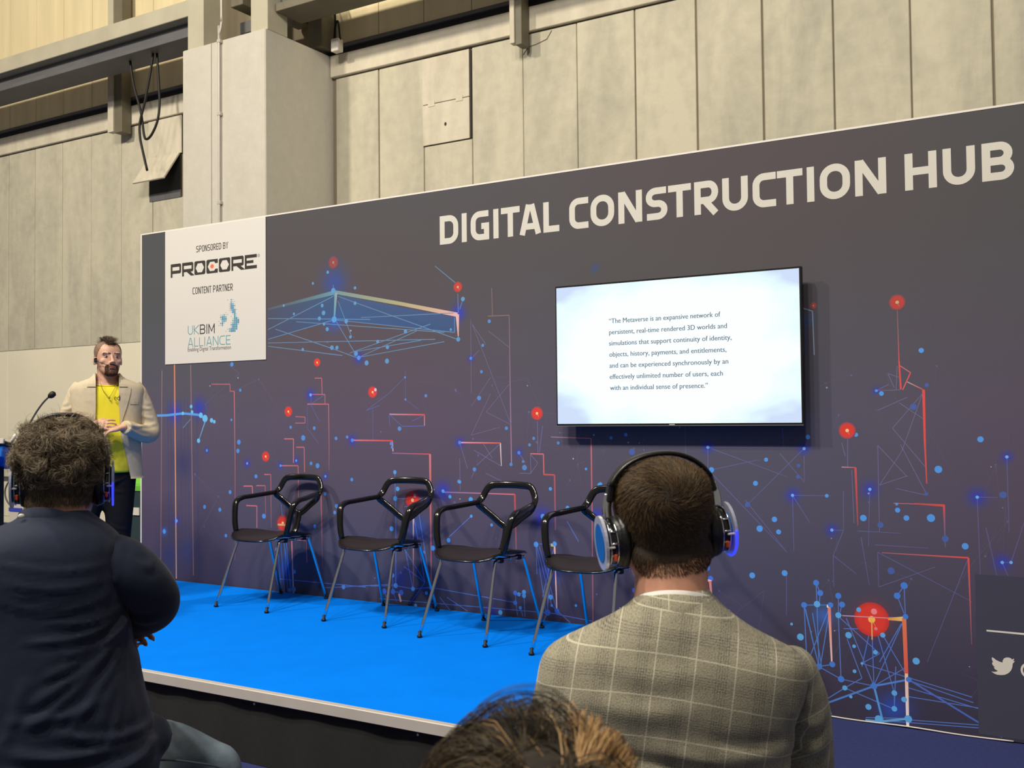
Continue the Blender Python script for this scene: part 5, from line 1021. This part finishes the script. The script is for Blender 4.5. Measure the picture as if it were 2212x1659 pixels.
for s_ in (-1, 1):
    P = [(s_*.15+.0, .0, 1.12), (s_*.175+.03, .02, .86), (s_*.10, .24, .76)]
    P = [Vector((.10, .0, 1.11)), rp(1712, 1465, 1232), rp(1735, 1560, 1222), rp(1741, 1680, 1200), rp(1733, 1800, 1170), rp(1640, 1850, 1000)] if s_ > 0 else [Vector((-.08, .0, 1.11)), rp(1220, 1480, 1232), rp(1205, 1560, 1220), rp(1195, 1680, 1200), rp(1205, 1800, 1170), rp(1300, 1850, 1000)]
    P = cr(P, 4); B.tube(P, [.030]*len(P), 12, ref=(0, 0, 0)); hand(B, along(P[-1], P[-1]+(P[-1]-P[-3])*1.0+Vector((0, .05, -.03))), 1, .5)
    B.tube(cr([(s_*.10, .02, .56), (s_*.11, .42, .56), (s_*.12, .46, .50), (s_*.12, .44, .10)], 6), [.075]*6+[.06]*7+[.045]*6, 12, ref=(0, 0, 0))
RB = link_mesh('body', fuse(B, .0055, 2), M['skin_neck'], RM, True)
# jacket back panel
J = [ringpx(p, a, b, c, d, e, rl) for p, a, b, c, d, e in ((1263, 1384, 1524, -.012, .064, .05), (1290, 1366, 1546, -.015, .078, .06), (1320, 1326, 1580, -.015, .094, .07), (1350, 1268, 1622, -.012, .108, .08), (1380, 1206, 1680, -.01, .118, .09), (1405, 1172, 1722, -.01, .124, .10), (1440, 1158, 1730, -.01, .130, .10), (1490, 1152, 1722, -.01, .134, .11), (1560, 1152, 1700, -.01, .132, .12), (1640, 1158, 1690, -.01, .128, .12), (1760, 1180, 1680, -.01, .128, .13), (1900, 1180, 1700, -.01, .135, .14), (2060, 1170, 1712, -.01, .15, .15))]
mb = MB().loft(J[::-1], 64, 2.45, 4)
me = fuse(mb, .0075, 3)
X = lambda p: (p-1435)/1262; Zp = lambda p: 1.357-(p-1120)/1250
folds(me, [(X(a), Zp(b), X(c), Zp(d), w_, h_) for a, b, c, d, w_, h_ in ((1250, 1585, 1720, 1625, .012, .008), (1330, 1605, 1740, 1655, .012, .009), (1420, 1560, 1700, 1582, .014, .006), (1480, 1545, 1700, 1560, .010, .004), (1270, 1468, 1480, 1478, .020, .004), (1330, 1405, 1500, 1415, .02, .003), (1190, 1500, 1230, 1650, .012, .006), (1240, 1480, 1280, 1640, .014, .005), (1440, 1300, 1450, 1345, .02, .004), (1690, 1480, 1700, 1600, .010, .005), (1250, 1640, 1500, 1655, .012, .006))])
def plaid(name, base, linec, dark):
    m = mat(name, base, .95, bump=.0, spec=.1, sheen=.15); nt = m.node_tree; N = nt.nodes; K = nt.links; b = N['Principled BSDF']
    uv = N.new('ShaderNodeUVMap'); sp_ = N.new('ShaderNodeSeparateXYZ'); K.new(uv.outputs[0], sp_.inputs[0])
    def mth(op, a, b_=None, c_=None):
        n = N.new('ShaderNodeMath'); n.operation = op
        for i, q in enumerate((a, b_, c_)):
            if q is None: continue
            if isinstance(q, (int, float)): n.inputs[i].default_value = q
            else: K.new(q, n.inputs[i])
        return n.outputs[0]
    wob = N.new('ShaderNodeTexNoise'); wob.inputs['Scale'].default_value = 900; K.new(uv.outputs[0], wob.inputs[0])
    def lines(o, period, wd): fr = mth('FRACT', mth('DIVIDE', mth('ADD', o, 10.0), period)); return mth('LESS_THAN', mth('ABSOLUTE', mth('SUBTRACT', fr, .5)), mth('MULTIPLY_ADD', wob.outputs[0], wd*.8, wd*.25))
    u, v_ = sp_.outputs[0], sp_.outputs[1]
    ov = mth('MAXIMUM', lines(u, .0645, .024), lines(v_, .0650, .024))
    # shepherd check bands: fine stripes in half of each square
    def bands(o): fr = mth('FRACT', mth('DIVIDE', mth('ADD', o, 10.0), .0645)); return mth('LESS_THAN', mth('ABSOLUTE', mth('SUBTRACT', fr, .02)), .30)
    fu = mth('LESS_THAN', mth('FRACT', mth('DIVIDE', mth('ADD', u, 10.0), .0040)), .5); fv = mth('LESS_THAN', mth('FRACT', mth('DIVIDE', mth('ADD', v_, 10.0), .0040)), .5)
    check = mth('ADD', mth('MULTIPLY', fu, bands(u)), mth('MULTIPLY', fv, bands(v_)))
    tw = N.new('ShaderNodeTexNoise'); tw.inputs['Scale'].default_value = 420; tw.inputs['Detail'].default_value = 3; K.new(uv.outputs[0], tw.inputs[0])
    mx = N.new('ShaderNodeMix'); mx.data_type = 'RGBA'; mx.inputs[6].default_value = L3(base)+(1,); mx.inputs[7].default_value = L3(dark)+(1,)
    K.new(mth('MULTIPLY_ADD', check, .30, mth('MULTIPLY', mth('SUBTRACT', tw.outputs[0], .42), 2.2)), mx.inputs[0])
    m2 = N.new('ShaderNodeMix'); m2.data_type = 'RGBA'; K.new(mx.outputs[2], m2.inputs[6]); m2.inputs[7].default_value = L3(linec)+(1,); K.new(mth('MULTIPLY', ov, .75), m2.inputs[0])
    K.new(m2.outputs[2], b.inputs['Base Color'])
    bp = N.new('ShaderNodeBump'); bp.inputs['Strength'].default_value = .5; bp.inputs['Distance'].default_value = .002; K.new(tw.outputs[0], bp.inputs['Height']); K.new(bp.outputs[0], b.inputs['Normal'])
    return m
M['plaid'] = plaid('grey_plaid_wool', (162, 156, 134), (206, 200, 176), (88, 86, 80))
def uvback(v):
    x, z = v[:, 0], v[:, 2]; ux = x-.145*(z-Zp(1478)); ux = ux*(1-.25*np.clip(np.abs(x)-.1, 0, .2)) - (X(1398)-.5*.0645)+.5*.0645*0
    return ux-.145*0, z+.55*(x+.1)**2-(Zp(1388)+.0055)+.5*.065
setuv(me, lambda v: (v[:, 0]-.145*(v[:, 2]-Zp(1478))-X(1403)+.0645*.5, uvback(v)[1]))
JKR = link_mesh('jacket', me, M['plaid'], RM, True)
for s_, pts in ((1, [rp(1712, 1450, 1235), rp(1738, 1540, 1225), rp(1742, 1680, 1200), rp(1735, 1800, 1170), rp(1640, 1850, 1000)]), (-1, [rp(1205, 1470, 1235), rp(1190, 1560, 1220), rp(1188, 1680, 1200), rp(1200, 1800, 1170), rp(1300, 1850, 1000)])):
    P = cr(pts, 6); n = len(P); R = [float(np.interp(i/(n-1), [0, .25, .6, 1], [.044, .046, .050, .036])) for i in range(n)]
    if s_ < 0: R = [r*.85 for r in R]
    mb = MB().tube(P, R, 24, ref=(0, 0, 0)); mb.ell(P[0]+Vector((0, 0, .0)), (R[0]*.98, .055, .045), 18)
    me = fuse(mb, .0075, 3)
    if s_ > 0: folds(me, [(X(1720), Zp(1560), X(1775), Zp(1545), .010, .004), (X(1715), Zp(1620), X(1780), Zp(1600), .012, .005)])
    ang_ = .35*s_
    setuv(me, lambda v, a_=ang_, s2=s_: ((v[:, 0]-s2*.24)*math.cos(a_)+v[:, 1]*.8+.0, v[:, 2]*math.cos(a_)-(v[:, 0]-s2*.2)*math.sin(a_)*1.4+.02))
    link_mesh('sleeve', me, M['plaid'], RM, True)
# shirt collar and lapel-collar of the jacket
def collar(name, m, ring, th, par, M_=None):
    """ring: list of (angle deg, radius x, radius y, z low, z high) round a neck centre"""
    cx, cy, pts = ring; v = []; f = []
    for a, rx, ry, z0, z1, lean in pts:
        c, s_ = math.cos(math.radians(a)), math.sin(math.radians(a))
        for zz_, k in ((z0, 1+lean), ((z0+z1)/2, 1+lean*.45), (z1, 1)):
            v += [(cx+rx*c*k, cy+ry*s_*k, zz_), (cx+(rx*k-th)*c, cy+(ry*k-th)*s_, zz_)]
    n = len(pts)
    for i in range(n-1):
        for j in (0, 2): a = i*6+j; f += [(a, a+6, a+8, a+2), (a+1, a+3, a+9, a+7)]
        f += [(i*6+4, i*6+10, i*6+11, i*6+5), (i*6, i*6+1, i*6+7, i*6+6)]
    f += [(0, 2, 3, 1), (2, 4, 5, 3)]; e_ = (n-1)*6; f += [(e_, e_+1, e_+3, e_+2), (e_+2, e_+3, e_+5, e_+4)]
    return MB().add(v, f).build(name, m, par, True)
shz = Zp(1259)
collar('shirt_collar', mat('white_cotton', (226, 222, 214), .7), (X(1455), -.012, [(a, .066, .069, shz-.03, shz+.002-.028*(1-math.sin(math.radians(-a))) if -a < 180 else shz, .05) for a in range(-190, 12, 10)]), .002, RM)
cz_ = lambda a: Zp(1264)-.030*(1-math.sin(math.radians(-a)))
jc = collar('jacket_collar', M['plaid'], (X(1455), -.014, [(a, .071, .074, cz_(a)-.055, cz_(a), .30) for a in range(-186, 8, 8)]), .004, RM)
setuv(jc.data, lambda v: (v[:, 0]-X(1450)+.004+.0645*.5, v[:, 2]+.55*(v[:, 0]+.1)**2-Zp(1284)-.004+.0325))
mb = MB()
for s_ in (-1, 1): mb.tube(cr([(s_*.10, -.02, .56), (s_*.11, .42, .565), (s_*.12, .475, .50), (s_*.12, .45, .06)], 6), [.088]*6+[.072]*7+[.062]*6, 16, ref=(0, 0, 0))
link_mesh('trousers', fuse(mb, .012, 3), cloth('dark_grey_trousers', (58, 58, 62)), RM, True)
for s_ in (-1, 1): MB().loft([(0.002, s_*.12-.045, s_*.12+.045, .50, .13, .13), (.05, s_*.12-.045, s_*.12+.045, .50, .13, .13), (.09, s_*.12-.035, s_*.12+.035, .45, .06, .06)], 20, 2.5).build('shoe', M['rubber'], RM, True)
RI = np.array(RH.inverted())
def rq(P): return P @ RI[:3, :3].T+RI[:3, 3]
def keep_r(P, Nn):
    P = P.copy()
    q = rq(P); front = (q[:, 1] > .055) & (q[:, 2] < .05); nape = q[:, 2] > -.070+.25*np.clip(q[:, 1]+.05, 0, .1)
    side = (q[:, 1] > -.035) & (q[:, 2] < .015); return (P[:, 2] > 1.24) & ~front & nape & ~side
def fade(P): q = rq(P); return np.interp(q[:, 2], [-.075, -.05, 0, .06, .11], [.004, .008, .011, .016, .024])
P, Nn = surf_points(RB.data, 420000, keep_r); k_ = min(len(P), 42000); P, Nn = P[:k_], Nn[:k_]
crown = np.array(RH @ Vector((-.012, -.088, .062)))
def comb_r(P, Nn):
    d = P-crown; rad = unit(d); tg = np.cross(Nn, rad); dist = np.linalg.norm(d, axis=1)[:, None]
    w_ = np.clip(1-dist/.09, 0, 1); down = np.array([0., .05, -1.]); return rad*(.9-.2*w_)+tg*(.35+.9*w_)+down*np.clip(dist*5-.1, 0, .9)
undercoat('hair_base', RB.data, lambda v, n: keep_r(v, n) & (rq(v)[:, 2] > -.050), .0020, mat('dark_brown_base', (50, 39, 28), .8, var=.3, vscale=60), RM)
hair('hair', P, Nn, comb_r, lambda p=P: fade(P), 3, .42, .00042, M['hair'], RM, jit=.22, cols=((52, 40, 27), (142, 114, 76)))
headphones('black headphones with blue side disc on the head of the man in plaid jacket', RM, Mh @ Matrix.Diagonal((1.03, 1, 1, 1)), 1)

# ---------- seated man in the navy shirt (left)
LM, lp = person(130, 1000, 1050, 'seated man seen from behind in navy shirt and jeans with curly greying hair and headphones')
def ll(px, py): return (px-130)/1146, 1.45-(py-1000)/1050
LX = lambda p: (p-130)/1146; LZ = lambda p: 1.45-(p-1000)/1050
Mh = Matrix.Translation((.002, .01, 1.408)) @ Matrix.Rotation(math.radians(-3), 4, 'Z')
B, LH = head_mb(Mh, .98, .98, -1, True)
B.tube([(-.005, .0, 1.39), (-.005, -.008, 1.34), (.0, -.015, 1.29), (.0, -.015, 1.25)], [(.060, .062), (.060, .064), (.066, .07), (.08, .08)], 22, ref=(0, 1, 0))
seated_core(B, .62, .145, .01)
for s_ in (-1, 1):
    P = [lp(190, 1205, 1052), lp(262, 1225, 1048), lp(306, 1260, 1040), lp(330, 1302, 1015), lp(298, 1330, 975), lp(235, 1348, 935)] if s_ > 0 else [lp(-30, 1205, 1050), lp(-98, 1225, 1048), lp(-136, 1262, 1040), lp(-156, 1310, 1010), lp(-108, 1340, 960), lp(0, 1360, 905)]
    P = cr(P, 4); B.tube(P, [.034]*len(P), 12, ref=(0, 0, 0))
hand(B, along(lp(210, 1350, 905), lp(300, 1362, 950), (.2, 1, .3)), .95, .25)
a_, b_ = lp(292, 1345, 985), lp(305, 1382, 990)
hand(B, along(lp(240, 1352, 940), lp(300, 1378, 985), (0, -.6, .8)), .95, .18, .06)
# legs: right ankle crossed over the left knee lifts the right thigh
KR = lp(462, 1668, 925); KRk = KR
B.tube(cr([(.09, .03, .68), (.15, .20, .72), tuple(KR)], 6), [.045]*13, 12, ref=(0, 0, 0))
B.tube(cr([tuple(KR), tuple(KR.lerp(Vector((-.05, .55, .62)), .5)), (-.08, .55, .60)], 6), [.038]*13, 12, ref=(0, 0, 0))
B.tube(cr([(-.09, .03, .62), (-.10, .45, .58), (-.11, .49, .52), (-.11, .46, .10)], 6), [.07]*6+[.055]*7+[.042]*6, 12, ref=(0, 0, 0))
LB = link_mesh('body', fuse(B, .0055, 2), M['skin_neck'], LM, True)
S_ = [ringpx(p, a, b, c, d, e, ll) for p, a, b, c, d, e in ((1098, 55, 186, -.012, .068, .06), (1120, 30, 214, -.012, .085, .07), (1138, -25, 240, -.01, .104, .08), (1160, -85, 262, -.01, .118, .09), (1190, -112, 274, -.01, .128, .11), (1240, -118, 276, -.01, .136, .12), (1310, -112, 278, .0, .142, .13), (1380, -118, 294, .0, .148, .15), (1440, -128, 308, .0, .156, .16), (1490, -136, 320, .0, .162, .17), (1560, -146, 334, .0, .168, .17), (1600, -150, 350, .0, .172, .17), (1680, -150, 350, .0, .17, .16), (1800, -130, 300, .0, .15, .14))]
mb = MB().loft(S_[::-1], 64, 2.35, 4)
mb.ell(lp(330, 1590, 1020), (.040, .06, .045), 16)
me = fuse(mb, .0085, 4)
fl_ = [(LX(a), LZ(b), LX(c), LZ(d), w_, h_) for a, b, c, d, w_, h_ in (
    (275, 1330, 150, 1385, .008, .008), (272, 1335, 110, 1420, .008, .009), (275, 1340, 80, 1470, .010, .011), (280, 1345, 60, 1520, .010, .010), (285, 1350, 150, 1530, .009, .009), (290, 1355, 240, 1560, .008, .008), (270, 1325, 60, 1350, .007, .006), (260, 1310, 100, 1310, .007, .005),
    (20, 1232, 235, 1240, .006, .004), (0, 1190, 235, 1208, .006, .003), (40, 1285, 230, 1275, .006, .005), (0, 1265, 150, 1272, .005, .004), (240, 1160, 225, 1280, .008, .005), (30, 1560, 250, 1575, .010, .009), (0, 1600, 300, 1612, .010, .010), (120, 1530, 320, 1560, .009, .007), (30, 1500, 220, 1480, .01, .006), (150, 1640, 330, 1600, .012, .010), (60, 1430, 10, 1560, .012, .005), (300, 1400, 330, 1560, .01, .006))]
folds(me, fl_)
M['navy'] = mat('navy_cotton', (40, 47, 66), .8, var=.22, vscale=4, bump=.3, bscale=12, spec=.2, sheen=.1)
SHR = link_mesh('shirt', me, M['navy'], LM, True)
for s_ in (1, -1):
    P = [lp(218, 1205, 1052), lp(262, 1222, 1050), lp(308, 1258, 1040), lp(334, 1302, 1015), lp(300, 1330, 975), lp(225, 1350, 930)] if s_ > 0 else [lp(-60, 1200, 1050), lp(-100, 1222, 1050), lp(-140, 1262, 1040), lp(-160, 1310, 1010), lp(-110, 1340, 960), lp(0, 1360, 900)]
    P = cr(P, 6); n = len(P); R = [float(np.interp(i/(n-1), [0, .2, .45, .62, 1], [.055, .060, .056, .052, .044])) for i in range(n)]
    mb = MB().tube(P, R, 24, ref=(0, 0, 0)); mb.ell(P[0], (.055, .055, .05), 16); mb.ell(P[int(n*.62)], (.050, .05, .050), 16)
    me = fuse(mb, .008, 3)
    if s_ > 0: folds(me, [(LX(a), LZ(b), LX(c), LZ(d), w_, h_) for a, b, c, d, w_, h_ in ((262, 1165, 240, 1260, .008, .006), (300, 1215, 335, 1205, .010, .004), (280, 1330, 345, 1345, .010, .005), (275, 1290, 320, 1320, .01, .004))])
    link_mesh('sleeve', me, M['navy'], LM, True)
lc_ = lambda a: LZ(1092)-.034*(1-math.sin(math.radians(-a)))-.018*math.cos(math.radians(a))
collar('shirt_collar', M['navy'], (LX(121), -.010, [(a, .070, .074, lc_(a)-.040, lc_(a), .14) for a in range(-196, 18, 8)]), .003, LM)
MB().ell((LX(50), -.068, LZ(1105)), (.0065, .003, .005), 10).build('collar_button', mat('pearl_button', (226, 222, 206), .3), LM, True)
M['jeans'] = mat('washed_denim', (142, 156, 168), .85, var=.35, vscale=6, bump=.5, bscale=14, dark=(92, 106, 118), spec=.15)
mb = MB().tube(cr([(.08, .02, .675), (.13, .14, .712), (.20, .24, .752), tuple(KR+Vector((0, 0, .0)))], 6), [float(np.interp(i, [0, 9, 14, 18], [.105, .092, .082, .066])) for i in range(19)], 24, ref=(0, 0, 0))
mb.ell(KR, (.066, .066, .068), 20)
mb.tube(cr([tuple(KR), tuple(KR.lerp(Vector((-.05, .55, .62)), .5)), (-.06, .55, .61)], 6), [.064]*7+[.055]*6, 18, ref=(0, 0, 0))
mb.tube(cr([(-.09, .0, .62), (-.10, .45, .575), (-.11, .50, .50), (-.11, .47, .08)], 6), [.092]*6+[.074]*7+[.062]*6, 18, ref=(0, 0, 0))
mb.loft([(.53, -.17, .17, .03, .12, .12), (.62, -.18, .18, .03, .13, .13), (.74, -.17, .17, .02, .13, .12)], 28, 2.3)
me = fuse(mb, .009, 4)
folds(me, [(LX(a), LZ(b), LX(c), LZ(d), w_, h_) for a, b, c, d, w_, h_ in ((360, 1650, 400, 1590, .008, .006), (400, 1655, 432, 1605, .008, .006), (440, 1655, 462, 1615, .007, .006), (330, 1650, 372, 1600, .008, .006))])
link_mesh('jeans', me, M['jeans'], LM, True)
sm_ = [lp(x, y, q) for x, y, q in ((300, 1642, 990), (360, 1638, 985), (420, 1644, 975), (470, 1654, 965), (505, 1676, 960))]
MB().tube(cr([p+Vector((0, -.012, 0)) for p in sm_], 6), .0026, 6, ref=(0, 0, 0)).build('jeans_seam', mat('seam', (86, 98, 108), .9), LM, True)
for c_ in ((-.11, .52), (-.13, .60)):
    z_ = .0 if c_[1] < .55 else .56
    MB().loft([(z_+.002, c_[0]-.045, c_[0]+.045, c_[1], .13, .13), (z_+.05, c_[0]-.045, c_[0]+.045, c_[1], .13, .13), (z_+.09, c_[0]-.035, c_[0]+.035, c_[1]-.04, .06, .06)], 20, 2.5).build('shoe', M['rubber'], LM, True)
LI = np.array(LH.inverted())
def lq(P): return P @ LI[:3, :3].T+LI[:3, 3]
def keep_l(P, Nn):
    q = lq(P); front = (q[:, 1] > .05) & (q[:, 2] < .06); side = (q[:, 1] > -.03) & (q[:, 2] < .01); return (P[:, 2] > 1.30) & ~front & ~side & (q[:, 2] > -.040)
P, Nn = surf_points(LB.data, 400000, keep_l)
q = lq(P); topm = q[:, 2] > .004
def comb_l(P, Nn): return np.stack([np.sin(P[:, 0]*70)*.9, -.2+0*P[:, 0], .35*np.sin(P[:, 2]*90+P[:, 0]*40)-.25], 1)
undercoat('hair_base', LB.data, lambda v, n: keep_l(v, n) & (lq(v)[:, 2] > -.028), .0015, mat('grey_brown_base', (92, 78, 62), .8, var=.3, vscale=60), LM)
Pt, Nt = P[topm][:15000], Nn[topm][:15000]
hair('hair', Pt, Nt, comb_l, lambda p=Pt: np.interp(lq(Pt)[:, 2], [.0, .02, .05, .11], [.022, .034, .050, .055]), 8, .62, .00050, M['hair'], LM, curl=1.1, cfreq=6, clump=60, jit=.16, cols=((66, 55, 42), (204, 186, 154)))
Pb, Nb = P[~topm][:22000], Nn[~topm][:22000]
hair('nape_hair', Pb, Nb, lambda p, n: np.tile([0, 0, -1.], (len(p), 1)), .013, 3, .5, .0005, M['hair'], LM, jit=.35, cols=((70, 60, 46), (158, 140, 112)))
headphones('headphones with blue light and orange buttons on the curly-haired man', LM, Mh @ Matrix.Translation((.004, 0, .010)) @ Matrix.Diagonal((.87, 1, 1, 1)), 1)

# ---------- top of a head at the bottom edge
FM, fp = person(1150, 1560, 2700, 'person in the foreground, only the top of dark brown blond-streaked hair visible')
zt_ = 1.303
B = MB().loft([(r_[0]+zt_-.150, r_[1], r_[2], r_[3], r_[4], r_[5]) for r_ in head_rings(0, 0, 0, 1, -1)], 36, 2.25, 4)
B.tube([(0, .0, zt_-.22), (0, -.01, zt_-.28), (0, -.015, zt_-.36)], [.052, .054, .07], 18, ref=(0, 1, 0)); seated_core(B, .50, .145)
for s_ in (-1, 1):
    B.tube(cr([(s_*.15, 0, .98), (s_*.19, .03, .74), (s_*.08, .22, .66)], 6), [.04]*5+[.034]*4+[.026]*4, 12, ref=(0, 0, 0)); hand(B, along((s_*.08, .23, .655), (s_*.01, .33, .61)), .9, .5)
    B.tube(cr([(s_*.09, .02, .545), (s_*.10, .38, .545), (s_*.11, .42, .47), (s_*.11, .40, .08)], 6), [.07]*6+[.055]*7+[.042]*6, 12, ref=(0, 0, 0))
FB = link_mesh('body', fuse(B, .007, 2), M['skin_neck'], FM, True)
mb = MB().loft([(.46, -.17, .17, 0, .13, .12), (.7, -.16, .16, 0, .115, .115), (.92, -.19, .19, 0, .105, .1), (.985, -.15, .15, 0, .085, .08), (1.03, -.07, .07, -.005, .065, .065)], 32, 2.4)
for s_ in (-1, 1): mb.tube(cr([(s_*.15, 0, .975), (s_*.195, .03, .74), (s_*.09, .21, .665)], 6), [.055]*6+[.046]*7, 16, ref=(0, 0, 0))
link_mesh('jumper', fuse(mb, .012, 3), cloth('dark_jumper', (44, 42, 46)), FM, True)
mb = MB()
for s_ in (-1, 1): mb.tube(cr([(s_*.09, -.02, .545), (s_*.10, .38, .545), (s_*.11, .43, .47), (s_*.11, .41, .04)], 6), [.082]*6+[.066]*7+[.055]*6, 16, ref=(0, 0, 0))
link_mesh('trousers', fuse(mb, .012, 3), cloth('dark_trousers', (36, 36, 44)), FM, True)
for s_ in (-1, 1): MB().loft([(0.002, s_*.11-.04, s_*.11+.04, .46, .12, .12), (.05, s_*.11-.04, s_*.11+.04, .46, .12, .12), (.08, s_*.11-.03, s_*.11+.03, .42, .05, .05)], 20, 2.5).build('shoe', M['rubber'], FM, True)
def keep_f(P, Nn): return (P[:, 2] > zt_-.20) & ~((P[:, 1] > .05) & (P[:, 2] < zt_-.08))
P, Nn = surf_points(FB.data, 260000, keep_f); P, Nn = P[:40000], Nn[:40000]
HUG = (np.array([0, 0, zt_-.150]), np.array([.116, .130, .158]))
part = np.array([.03, -.06, zt_-.02])
def comb_f(P, Nn): d = P-part; return unit(d)+np.array([0, -.1, -.15])
blond = (np.hypot(P[:, 0]-.045, (P[:, 2]-(zt_-.075))*.9) < .036) & (P[:, 1] < 0) | (rng.random(len(P)) < .04)
undercoat('hair_base', FB.data, keep_f, .004, mat('dark_hair_base', (44, 36, 26), .8, var=.3, vscale=40), FM)
hair('hair', P[~blond], Nn[~blond], comb_f, .20, 9, .30, .0005, M['hair'], FM, curl=.12, cfreq=5, clump=30, grav=.8, jit=.22, cols=((38, 31, 22), (106, 90, 62)), hug=HUG)
hair('blond_streaks', P[blond], Nn[blond], comb_f, .18, 9, .30, .0005, M['hair'], FM, curl=.12, cfreq=5, clump=30, grav=.8, jit=.2, cols=((160, 124, 80), (216, 178, 126)), hug=HUG)['label'] = 'blond streak at the crown'
st_ = MB()
for k in range(26):
    j = k*.0011; a = rng.normal(0, .0012, 3)
    st_.tube(cr([Vector(fp(x, y+6*math.sin(k), 2700))+Vector(a)*(1+i*.4)+Vector((0, 0, -j*.35)) for i, (x, y) in enumerate(((955, 1610), (1000, 1560), (1060, 1508), (1120, 1484), (1185, 1490), (1235, 1530), (1275, 1590), (1300, 1640)))], 5), .00022, 4, ref=(0, 0, 0))
for k in range(14):
    a = rng.normal(0, .0012, 3)
    st_.tube(cr([Vector(fp(x, y+3*math.sin(k*2), 2700))+Vector(a)*(1+i*.4) for i, (x, y) in enumerate(((980, 1585), (1040, 1563), (1120, 1562), (1200, 1570), (1260, 1600)))], 5), .00022, 4, ref=(0, 0, 0))
o = st_.build('stray_hair', mat('dark_strand', (34, 28, 22), .5), FM, True); o['kind'] = 'stuff'

# ---------- chairs the audience sits on (below the picture edge)
def aud_chair():
    t = thing('audience_chair', '', 'chair', group='audience chairs')
    MB().box(-.22, .22, -.22, .22, .42, .452, bev=.012).build('seat', M['black'], t)
    MB().box(-.20, .20, -.262, -.235, .52, .74, bev=.01).build('backrest', M['black'], t)
    for sx in (-1, 1):
        MB().tube([(sx*.20, .2, 0), (sx*.20, .2, .42)], .011, 8, ref=(0, 1, 0)).build('leg', M['chrome'], t, True)
        MB().tube(cr([(sx*.20, -.2, 0), (sx*.20, -.21, .42), (sx*.20, -.245, .55), (sx*.19, -.25, .72)], 4), .011, 8, ref=(0, 1, 0)).build('leg', M['chrome'], t, True)
    return t
ac = aud_chair()
for i, (P_, lab) in enumerate(((RM, 'black chair under the man in the plaid jacket'), (LM, 'black chair under the man in the navy shirt'), (FM, 'black chair under the person in the foreground'))):
    c = ac if i == 0 else copy_tree(ac); c.location = P_.location; c.rotation_euler = P_.rotation_euler; c['label'] = lab
